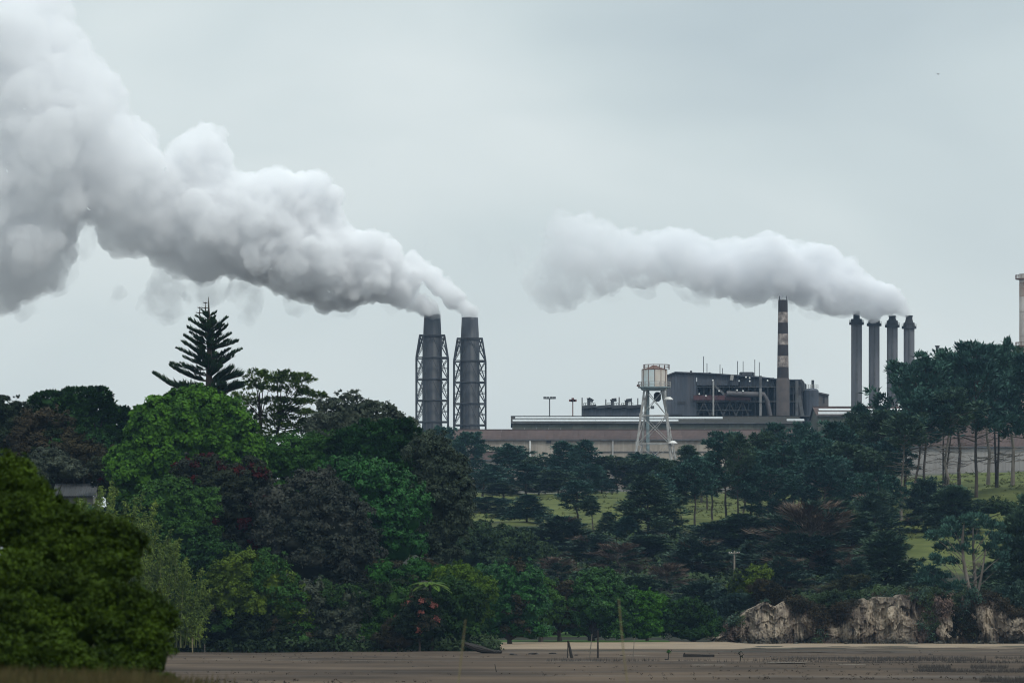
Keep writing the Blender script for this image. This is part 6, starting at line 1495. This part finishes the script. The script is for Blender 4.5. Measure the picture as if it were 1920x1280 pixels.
def smoke():
    rnd = np.random.default_rng(5)
    white = steam('steam_white', 0.62, 0.33, 0.52, 0.15, (0.982, 0.984, 0.992), 0.08, detail=6.0, age=(-20, -115, 0.30))
    white2 = steam('steam_drifting', 0.55, 0.36, 0.57, 0.16, (0.966, 0.971, 0.985), 0.08, detail=6.0, age=(112, 5, 0.16))
    left = [(894,590),(893,572),(872,552),(846,520),(812,503),(790,488),(768,500),(752,462),(738,440),(716,420),(690,432),(664,428),(645,418),(640,370),(622,338),
            (585,322),(556,332),(545,312),(520,306),(490,326),(462,330),(432,318),(436,290),(426,262),(424,238),(392,226),(362,232),(348,250),(322,262),(308,300),
            (292,270),(282,240),(250,216),(246,186),(222,150),(188,118),(172,80),(132,40),(128,-30),(40,-60),(-60,-60),(-120,100),(-120,560),
            (-20,598),(34,582),(70,560),(86,540),(110,535),(138,512),(142,470),(150,410),(176,425),(186,470),(232,486),(272,478),(300,505),(352,525),(420,520),(490,532),(520,556),(575,572),(612,582),(650,590),(676,572),
            (708,562),(740,576),(800,592),(822,590),(826,578),(812,562),(796,546),(786,536),(796,536),(812,548),(834,570),(850,588),(868,598)]
    sp = plume_spheres(left, 1615, rnd, n0=420)
    j1 = jet([(813, 594, 13), (808, 583, 15), (788, 571, 18), (762, 559, 21), (730, 545, 30), (700, 530, 38)], 1619, rnd)
    j2 = jet([(884, 600, 12), (880, 588, 14), (866, 571, 18), (848, 554, 20), (824, 533, 22), (798, 512, 23), (765, 495, 30)], 1620, rnd)
    sp = np.concatenate([sp, j1, j2])
    o = blob_mesh('smoke_plume', sp, 0.6, [(0.16, 0.7), (0.36, 0.5), (0.8, 0.28)], white, 1)
    tag(o, 'big white steam plume streaming left from the twin lattice-framed stacks', 'smoke plume', kind='stuff')
    veil = steam('steam_thin', 0.11, 0.40, 0.66, 0.15, (0.945, 0.955, 0.975), 0.14, detail=5.0)
    def wisp(parent, poly, D, seed, m=veil):
        r2 = np.random.default_rng(seed); q = plume_spheres(poly, D, r2, n0=60, bumps=12, lo=2.0, lvl2=0)
        w = blob_mesh('wisp', q, 0.6, [(0.18, 0.5), (0.4, 0.4)], m, seed); w.parent = parent; return w
    for k, pl in enumerate(([(275,470),(330,500),(352,540),(345,590),(330,618),(290,606),(258,590),(246,570),(268,545),(285,515)], [(430,515),(500,535),(494,575),(482,606),(470,620),(452,606),(440,575),(418,560)],
                            [(330,520),(440,530),(420,570),(372,590),(345,575)], [(212,528),(236,532),(240,555),(222,572),(196,585),(186,578),(206,560)], [(520,540),(590,560),(560,600),(535,590)], [(100,500),(146,470),(150,520),(120,556),(90,570)], [(590,560),(690,560),(660,600),(620,596)], [(690,550),(760,575),(730,592)], [(20,575),(90,545),(70,590),(30,610)], [(140,400),(185,430),(180,480),(150,500),(142,450)])):
        wisp(o, pl, 1615, 30 + k)
    faint = steam('steam_faint', 0.045, 0.40, 0.70, 0.09, (0.90, 0.92, 0.95), 0.2)
    for k, pl in enumerate(([(775,380),(815,378),(820,420),(800,470),(775,490),(762,450),(770,420)], [(850,400),(905,420),(930,450),(915,500),(880,515),(860,480)], [(700,280),(716,300),(706,330),(692,310)], [(930,440),(985,450),(975,490),(940,500)])):
        wisp(o, pl, 1625, 50 + k, faint)
    right = [(1711,588),(1708,572),(1692,550),(1668,532),(1640,524),(1622,516),(1614,486),(1596,482),(1580,490),(1560,466),(1532,455),(1500,458),(1470,444),(1430,440),(1400,452),(1370,444),(1340,452),
             (1310,440),(1280,430),(1240,428),(1200,440),(1170,436),(1150,420),(1120,414),(1100,396),(1076,404),(1048,394),(1030,402),(1022,440),(1018,470),(1000,495),(982,512),(978,545),(996,572),(1030,586),(1064,582),(1082,562),
             (1098,540),(1120,556),(1148,548),(1170,532),(1200,544),(1230,532),(1262,530),(1300,544),(1350,556),(1400,562),(1440,568),(1474,556),(1500,562),(1530,584),(1556,594),(1590,588),(1622,590),(1634,600),(1648,600),(1660,590),(1672,596),(1684,590),(1696,594)]
    sp = plume_spheres(right, 1685, rnd, n0=300, bumps=26, bmin=0.2, bmax=0.5)
    js = [jet(q, 1690, rnd, 10) for q in ([(1706, 592, 6), (1703, 582, 9), (1692, 568, 14), (1674, 558, 19), (1650, 555, 24)], [(1674, 594, 6), (1668, 584, 9), (1655, 574, 14), (1636, 565, 20)], [(1639, 600, 9), (1632, 590, 11), (1618, 580, 15), (1598, 572, 20)])]
    sp = np.concatenate([sp] + js)
    o = blob_mesh('smoke_plume', sp, 0.55, [(0.13, 0.9), (0.30, 0.6), (0.7, 0.28)], white2, 2)
    tag(o, 'long grey-white steam plume drifting left from the row of four chimneys', 'smoke plume', kind='stuff')
    for k, pl in enumerate(([(1360,545),(1400,550),(1392,575),(1384,606),(1376,600),(1372,575)], [(1085,535),(1125,540),(1118,562),(1100,572),(1090,560)], [(1440,550),(1500,555),(1490,585),(1450,580)], [(1170,530),(1230,535),(1236,560),(1210,566),(1190,552)], [(955,440),(990,470),(985,520),(965,515)], [(1110,540),(1180,545),(1160,575),(1130,570)], [(1250,525),(1340,550),(1330,580),(1290,570),(1260,550)], [(1490,560),(1560,590),(1530,606),(1500,590)], [(1000,430),(1030,400),(1060,400),(1030,460)])):
        wisp(o, pl, 1685, 70 + k)
    puff = steam('steam_puff', 0.07, 0.40, 0.66, 0.22, (0.93, 0.94, 0.95), 0.3)
    for lab, pl in (('small puff of steam over the left of the furnace building roof', [(1353,668),(1372,664),(1376,680),(1370,692),(1372,704),(1366,704),(1362,688),(1354,680)]), ('small puff of steam left of the striped chimney', [(1405,680),(1420,682),(1428,692),(1432,704),(1424,704),(1414,694)])):
        q = plume_spheres(pl, 1562, rnd, n0=30, bumps=10, lo=1.0, lvl2=0); w = blob_mesh('steam_puff', q, 0.4, [(0.5, 0.3)], puff, 9); tag(w, lab, 'steam', kind='stuff')
smoke()

hz = MB().box(-420, 420, -40, 2300, -6, 240).build('haze', vol_mat('haze_air', (0.36, 0.60, 0.92), 0.000044))
tag(hz, 'thin pale blue haze filling the air over the estuary', 'haze', kind='stuff')
# ------------------------------------------------------------------ near bank, near bush, things on the mud
def near_bank():
    bm_ = mat('bank_earth', (0.055, 0.042, 0.02), rough=0.95, scale=1.5, color2=(0.035, 0.03, 0.016))
    def zf(X, Y):
        z = np.interp(X, [-40, -8, -4.0, -2.6, -1.2, 6], [2.65, 2.42, 2.28, 1.8, 1.5, 1.3]) * np.interp(Y, [10, 60, 110, 150], [0.9, 1.0, 0.72, -0.3])
        return z + fbm(X * 0.8, Y * 0.4, 61) * 0.12
    xs = np.concatenate([np.arange(-40, -10, 3), np.arange(-10, 8, 0.35)]); ys = np.arange(12, 150, 1.5)
    o = grid_mesh('near_bank', xs, ys, zf, bm_); tag(o, 'brown grassy bank in the near corner', 'bank', kind='structure')
    rnd = np.random.default_rng(3); lv = Leaves(rnd); n = 9000
    y = rnd.uniform(34, 92, n); px = rnd.uniform(-60, 480, n); px = np.where(px > 330, px - rnd.uniform(0, 260, n), px); x = (px - 960) / FPX * y
    z = zf(x, y); C = np.column_stack([x, y, z - 0.02])
    d = unit(np.column_stack([rnd.normal(0.1, 0.25, n), rnd.normal(0, 0.25, n), np.ones(n)])); nr = unit(np.column_stack([rnd.normal(0, .4, n), -np.ones(n), rnd.normal(0, .3, n)]))
    h = rnd.uniform(0.05, 0.30, n)
    lv.put(C, d, nr, h, np.full(n, 0.006))
    g = lv.build('dry_grass', mat('grass_dry', (0.075, 0.058, 0.022), rough=0.9, scale=2, color2=(0.040, 0.042, 0.014), island=0.3, transl=0.2), None); tag(g, 'blurred dry brown grass in the bottom left corner', 'grass', kind='stuff')

def near_bush():
    D = 96.0
    lob = [(0, 905, 50, 52), (48, 935, 40, 34), (10, 985, 70, 60), (85, 955, 40, 24), (125, 985, 50, 30), (190, 995, 46, 26), (232, 1030, 30, 44), (70, 1030, 70, 46), (150, 1045, 60, 40), (215, 1075, 46, 30), (20, 1090, 70, 60), (110, 1105, 70, 44),
           (190, 1120, 60, 34), (255, 1135, 44, 30), (295, 1165, 34, 40), (60, 1170, 80, 60), (150, 1180, 70, 50), (240, 1195, 60, 44), (300, 1225, 30, 50), (20, 1240, 90, 60), (120, 1250, 80, 60), (220, 1260, 80, 50), (290, 1285, 40, 40)]
    rb = random.Random(4); lob = [(a, b, c * 0.92, d * 0.86, (1080 - b) * 0.0095 + rb.uniform(-0.25, 0.25)) for a, b, c, d in lob]
    broad('near_bush', 'big dark blurred bush filling the lower left corner', 'bush', D, lob, LM['near'], base=1.4, rc=0.12, nleaf=44, L=0.075, W=0.028, seed=71, subn=14, scatter=0.8, spread=0.9, trunk_px=120, trunk_r=0.07, depth=0.75, low=-0.1, core=0.86)

def stick(name, px, y0, y1, D, lean, r, label, cat, m, group=None, kink=0.0, z0=None):
    a = P(px, y1, D); zb = -0.2; h = (y1 - y0) * D / FPX + (a.z - zb)
    o = MB()
    pts = []
    for t in np.linspace(0, 1, 6): pts.append((lean * h * t + kink * math.sin(3 * t) * 0.1, 0, h * t))
    o.tube(pts, [r * (1 - 0.35 * t) for t in np.linspace(0, 1, 6)], 7)
    ob = o.build(name, m, loc=(a.x, D, zb)); tag(ob, label, cat, group); return ob

def mud_things():
    dk = mat('wet_timber', (0.030, 0.026, 0.022), rough=0.8, scale=6, color2=(0.018, 0.016, 0.015)); gy = mat('grey_timber', (0.17, 0.15, 0.125), rough=0.9, scale=6, color2=(0.09, 0.08, 0.07))
    tn = mat('dry_stalk', (0.20, 0.17, 0.09), rough=0.9, scale=4, color2=(0.13, 0.11, 0.06)); rk = mat('mud_rock', (0.055, 0.048, 0.042), rough=0.9, scale=3, color2=(0.03, 0.027, 0.025))
    Dm = lambda y: EYE * FPX / (y - HORIZON)
    gp = 'old posts standing in the mud'
    stick('timber_post', 1073, 1200, 1232, Dm(1232), -0.22, 0.14, 'dark thick post leaning left, right one of the leaning pair in the mud', 'post', dk, gp)
    stick('timber_post', 1064, 1204, 1232, Dm(1232), 0.02, 0.05, 'thin post beside the thick leaning one', 'post', dk, gp)
    stick('timber_post', 1121, 1181, 1234, Dm(1234), 0.0, 0.085, 'upright black post with pale top standing in the mud', 'post', dk, gp)
    stick('stake', 1105, 1188, 1234, Dm(1234), 0.10, 0.045, 'thin leaning stake left of the upright black post', 'stake', gy, gp)
    stick('stake', 1187, 1195, 1236, Dm(1236), 0.05, 0.035, 'lone thin stake right of the upright black post', 'stake', gy, gp)
    stick('stake', 337, 1194, 1217, 555, 0.0, 0.06, 'pale stake nearest the near bush at the bank foot', 'stake', tn, gp)
    stick('stake', 361, 1195, 1227, 535, 0.0, 0.065, 'tallest pale stake at the left bank foot', 'stake', tn, gp)
    stick('stake', 384, 1206, 1224, 545, 0.0, 0.04, 'short stake right of the two pale ones at the left bank foot', 'stake', gy, gp)
    stick('stake', 932, 1244, 1259, Dm(1259), -0.2, 0.03, 'short crooked stick alone on the open mud', 'stake', dk, gp)
    stick('stake', 1725, 1229, 1238, Dm(1238), 0.0, 0.05, 'small stick by the dark band of mangrove shoots', 'stake', dk, gp)
    stick('stake', 1847, 1228, 1237, Dm(1237), 0.0, 0.05, 'small stick right of the other one by the mangrove shoots', 'stake', dk, gp)
    # planks aground
    D = Dm(1232); a = P(1281, 1232, D); b = P(1339, 1232, D)
    o = MB().box(0, b.x - a.x, -0.4, 0.4, -0.05, 0.30).box(0.02, 0.14, -0.42, -0.41, 0.0, 0.42).build('stranded_beam', dk, loc=(a.x, D, 0.0)); o.rotation_euler = (0, R(0.6), R(2)); tag(o, 'long dark beam lying stranded on the mud', 'beam')
    # seedlings
    for px, yb, h, lab in ((1253, 1236, 20, 'tiny mangrove seedling with a tuft of leaves left of the stranded beam'), (1388, 1238, 14, 'tiny forked mangrove seedling right of the stranded beam')):
        D = Dm(yb); hh = h * D / FPX; o = empty('mangrove_seedling', (P(px, yb, D).x, D, 0), lab, 'seedling')
        MB().tube([(0, 0, -.1), (0.02, 0, hh * .5), (-0.03, 0, hh)], [0.04, 0.03, 0.015], 5).bar((0, 0, hh*.5), (0.3, 0, hh*.95), .04).build('trunk', dk, o)
        rnd = np.random.default_rng(px); lv = Leaves(rnd); Pn = np.array([(0, 0, hh*.85), (0.1, 0, hh*.65), (-.12, 0, hh*.7)]) + rnd.normal(0, .05, (3, 3)); leaf_clumps(lv, Pn, np.tile((0, -.3, 1.), (3, 1)), 0.16, 24, 0.14, 0.05); lv.build('crown', LM['mid'] if px < 1300 else LM['darkb'], o)
    # rocks and debris
    rnd = np.random.default_rng(8); v, f = ico(2) if '_ico' in globals() else (None, None)
    spots = [(962, 1228, 12, 'low flat mud-caked rock left of the ragged one'), (1000, 1227, 16, 'ragged dark mud clump between the flat rock and the beach posts'), (1037, 1226, 12, 'small dark mound just left of the leaning posts'), (1081, 1228, 5, 'tiny stone between the leaning posts and the thin stake'),
             (1166, 1229, 5, 'tiny stone left of the lone thin stake'), (1745, 1227, 7, 'small dark stone on the sand at right'), (1250, 1236.5, 6, 'small stone at the foot of the tufted seedling')]
    for px, py, w, lab in spots:
        D = Dm(py); c = P(px, py, D); s = w * D / FPX
        bm = bmesh.new(); bmesh.ops.create_icosphere(bm, subdivisions=3, radius=1.0)
        for q in bm.verts: q.co = Vector((q.co.x * s * .6, q.co.y * s * .6, q.co.z * s * 0.22)) * (1 + 0.6 * mnoise.noise(q.co * 1.7 + Vector((px, 0, 0))))
        me = bpy.data.meshes.new('rock'); bm.to_mesh(me); bm.free(); me.materials.append(rk); o = bpy.data.objects.new('rock', me); o.location = (c.x, D, 0.05); link(o); tag(o, lab, 'rock', 'rocks on the mud')
    # dark fallen root mass at the headland tip
    D = 540; c = P(915, 1222, D); o = MB()
    for k in range(9):
        a = rnd.uniform(-0.4, 0.2); o.tube([(-2.2 + k * .1, rnd.uniform(-.5, .5), 0.9 - .05 * k), (-0.6, rnd.uniform(-.4, .4), 0.55 - .04*k), (0.5 + .1 * k, rnd.uniform(-.3, .3), 0.15), (1.1, rnd.uniform(-.2, .2), -0.1)], [.22, .2, .14, .06], 6)
    ob = o.build('fallen_root', dk, loc=(c.x, D, 0)); tag(ob, 'dark fallen trunk and roots at the tip of the headland', 'fallen tree')
    # reeds close to the camera
    for (a, b, c, lab) in (((873, 1160), (866, 1222), (857, 1300), 'thin pale reed stem rising at the left of the beach trees'), ((1160, 1122), (1169, 1222), (1179, 1300), 'tall thin reed stem crossing the biggest beach tree')):
        D = 78.0; pts = [P(*c, D), P(*b, D), P(*a, D)]; base = Vector((pts[0].x + .02, D, 1.3)); o = MB()
        o.tube([Vector((p.x - base.x, 0, p.z - base.z)) for p in [base] + pts], [0.010, 0.010, 0.009, 0.006], 6); ob = o.build('reed_stem', tn, loc=base); tag(ob, lab, 'reed', 'reeds on the near bank')
    # mangrove shoots: countless spikes in dark bands
    rnd = np.random.default_rng(12); C = []
    for (pxa, pxb, ya, yb, n) in ((1690, 1960, 1250, 1262, 5200), (1400, 1960, 1233.5, 1237, 3000), (1560, 1960, 1237, 1243, 1400), (1820, 1960, 1274, 1281, 1500), (1000, 1420, 1236.5, 1238.5, 500), (1300, 1560, 1239, 1241.5, 260), (1655, 1700, 1257, 1260, 160)):
        px = rnd.uniform(pxa, pxb, n); py = rnd.uniform(ya, yb, n); k = vnoise(px * 0.02, py * 0.35, 5) > -0.18 + 0.5 * np.clip((pxa + 60 - px) / 60, 0, 1); px, py = px[k], py[k]
        D = EYE * FPX / (py - HORIZON); C.append(np.column_stack([(px - 960) / FPX * D, D, np.full(len(D), -0.08)]))
    C = np.concatenate(C); n = len(C); h = rnd.uniform(0.16, 0.42, n); w = rnd.uniform(0.012, 0.03, n)
    a = rnd.uniform(0, 6.28, n); V = []; tip = C + np.column_stack([rnd.normal(0, .05, n), rnd.normal(0, .05, n), h])
    Vv = np.stack([C + np.column_stack([np.cos(a + q) * w, np.sin(a + q) * w, np.zeros(n)]) for q in (0, 2.1, 4.2)] + [tip], 1).reshape(-1, 3)
    b = np.arange(n) * 4; Fc = np.concatenate([np.column_stack([b, b + 1, b + 3]), np.column_stack([b + 1, b + 2, b + 3]), np.column_stack([b + 2, b, b + 3])])
    o = mesh_np('mangrove_shoots', Vv, Fc, dk); tag(o, 'dark bands of short mangrove shoots on the mud at right', 'mangrove shoots', kind='stuff')

def litter():
    # weed, shell and driftwood too small to count, strewn over the flat
    rnd = np.random.default_rng(19); lv = Leaves(rnd); n = 1400
    py = rnd.uniform(1219, 1282, n); px = rnd.uniform(340, 1960, n); D = EYE * FPX / (py - HORIZON); x = (px - 960) / FPX * D
    k = np.array([mnoise.noise(Vector((a * 0.03, b * 0.06, 2))) for a, b in zip(x, D)]) > 0.12; x, D = x[k], D[k]
    leaf_clumps(lv, np.column_stack([x, D, np.full(len(x), 0.03)]), np.tile((0, 0, 1.0), (len(x), 1)), 0.12, 8, 0.12, 0.03, flat=0.3, up=0.2, spread=1.2)
    o = lv.build('weed_litter', [mat('dead_weed', (0.045, 0.036, 0.026), rough=0.9, scale=1.0, color2=(0.022, 0.019, 0.016), island=0.3)], None); tag(o, 'dark weed and litter strewn over the mudflat', 'weed', kind='stuff')
    # rubble under the cliff
    protos_ = []
    for q in range(3):
        bm = bmesh.new(); bmesh.ops.create_icosphere(bm, subdivisions=2, radius=1.0)
        for v_ in bm.verts: v_.co = Vector((v_.co.x, v_.co.y * 0.9, v_.co.z * 0.7)) * (1 + 0.5 * mnoise.noise(v_.co * 1.4 + Vector((q * 5, 0, 0))))
        me = bpy.data.meshes.new('fallen_rock'); bm.to_mesh(me); bm.free(); me.materials.append(MATS['cliff_rock']); protos_.append(me)
    rr = random.Random(3)
    for q in range(12):
        px = rr.uniform(1360, 1915); D = rr.uniform(690, 695.5); o = bpy.data.objects.new('fallen_rock', protos_[q % 3]); sc = rr.uniform(0.15, 0.5)
        o.location = ((px - 960) / FPX * D, D, 0.28 + sc * 0.2); o.scale = (sc * rr.uniform(0.9, 1.7), sc, sc); o.rotation_euler = (rr.uniform(-.4, .4), rr.uniform(-.4, .4), rr.uniform(0, 6)); link(o)
        tag(o, 'small fallen rock at the foot of the cliff', 'rock', 'fallen rocks at the cliff foot')

def house():
    D = 588.0; s = PXM(D); x0 = X(140, D); zb = 7.5; o = empty('house', (x0, D, zb), 'small house with a grey metal gable roof among the shrubs', 'house')
    x = lambda px: X(px, D) - x0
    z = lambda y: Z(y, D) - zb
    rm = corr('house_roof', (0.085, 0.09, 0.095), (0.065, 0.068, 0.072), 1.2, 0.4, rough=0.9); wl = mat('house_wall', (0.42, 0.40, 0.37), rough=0.8, scale=0.6, color2=(0.34, 0.32, 0.30))
    MB().box(x(100), x(174), 0.3, 7.5, 0, z(930)).build('wall', wl, o)
    for i in range(8):
        a, b = 98 + i * 10.2, 108 + i * 10.2
        for (ya, za, yb, zb_) in ((-0.4, z(931), 4.0, z(906)), (4.0, z(906), 8.4, z(931))):
            g = MB(); g.add([(x(a), ya, za), (x(b), ya, za), (x(b), yb, zb_), (x(a), yb, zb_), (x(a), ya, za + .1), (x(b), ya, za + .1), (x(b), yb, zb_ + .1), (x(a), yb, zb_ + .1)], [(3,2,1,0),(4,5,6,7),(0,1,5,4),(1,2,6,5),(2,3,7,6),(3,0,4,7)]); g.build('roof_panel', rm, o)
    g = MB(); g.add([(x(174), .3, z(930)), (x(174), 7.5, z(930)), (x(174), 4.0, z(908)), (x(172), .3, z(930)), (x(172), 7.5, z(930)), (x(172), 4.0, z(908))], [(0,1,2), (5,4,3), (0,3,4,1), (1,4,5,2), (2,5,3,0)]); g.build('gable_wall', wl, o)
    MB().bar((x(176), -.45, z(931.5)), (x(176), 4, z(906)), 0.18).build('bargeboard', WHITE, o)

def pole_bird():
    D = 750.0; s = PXM(D); x0 = X(1377, D); zb = ground(1377, D); o = empty('utility_pole', (x0, D, zb), 'pale concrete utility pole with a crossarm on the wooded slope', 'utility pole')
    z = lambda y: Z(y, D) - zb
    cm = mat('pole_concrete', (0.24, 0.21, 0.17), rough=0.9, scale=2, color2=(0.17, 0.15, 0.13))
    MB().bar((0, 0, -1), (0, 0, z(1032)), 0.34, 0.22, 8).build('pole', cm, o); MB().bar((-11*s, -.2, z(1037)), (10*s, -.2, z(1035.5)), 0.12).build('crossarm', cm, o)
    for k in (-10, -6, 5, 9): MB().lathe(k*s, -.2, [(.03, z(1036)), (.05, z(1036) + .08), (.03, z(1036) + .16)], 8).build('insulator', WHITE, o)
    # far gull
    D = 520.0; p = P(1758.5, 139.5, D); g = MB()
    bk = mat('gull_grey', (0.10, 0.10, 0.11), rough=0.8, scale=4)
    bm = bmesh.new(); bmesh.ops.create_icosphere(bm, subdivisions=2, radius=1)
    for q in bm.verts: q.co = Vector((q.co.x * 0.22 * (1 if q.co.x < 0 else 0.9), q.co.y * .055, q.co.z * .055 + 0.01))
    me = bpy.data.meshes.new('bird'); bm.to_mesh(me); bm.free(); me.materials.append(bk); o = bpy.data.objects.new('bird', me); o.location = p; o.scale = (0.6, 0.6, 0.6); o.rotation_euler = (0.2, 0.15, 0.7); link(o); tag(o, 'tiny dark bird flying alone high in the sky at right', 'bird')
    for sg in (-1, 1):
        w = MB(); w.add([(0.07, 0.03*sg, .03), (-0.08, 0.03*sg, .03), (-0.09, .25*sg, .12), (0.05, .26*sg, .13), (-0.10, .52*sg, .06), (-0.04, .5*sg, .07), (0.0, .1*sg, .045), (0, .3*sg, .14)], [(0,6,7,3), (6,1,2,7), (3,7,5), (7,2,4,5)]); w.build('wing', bk, o)

near_bank(); near_bush(); house(); pole_bird(); litter()
mud_things()
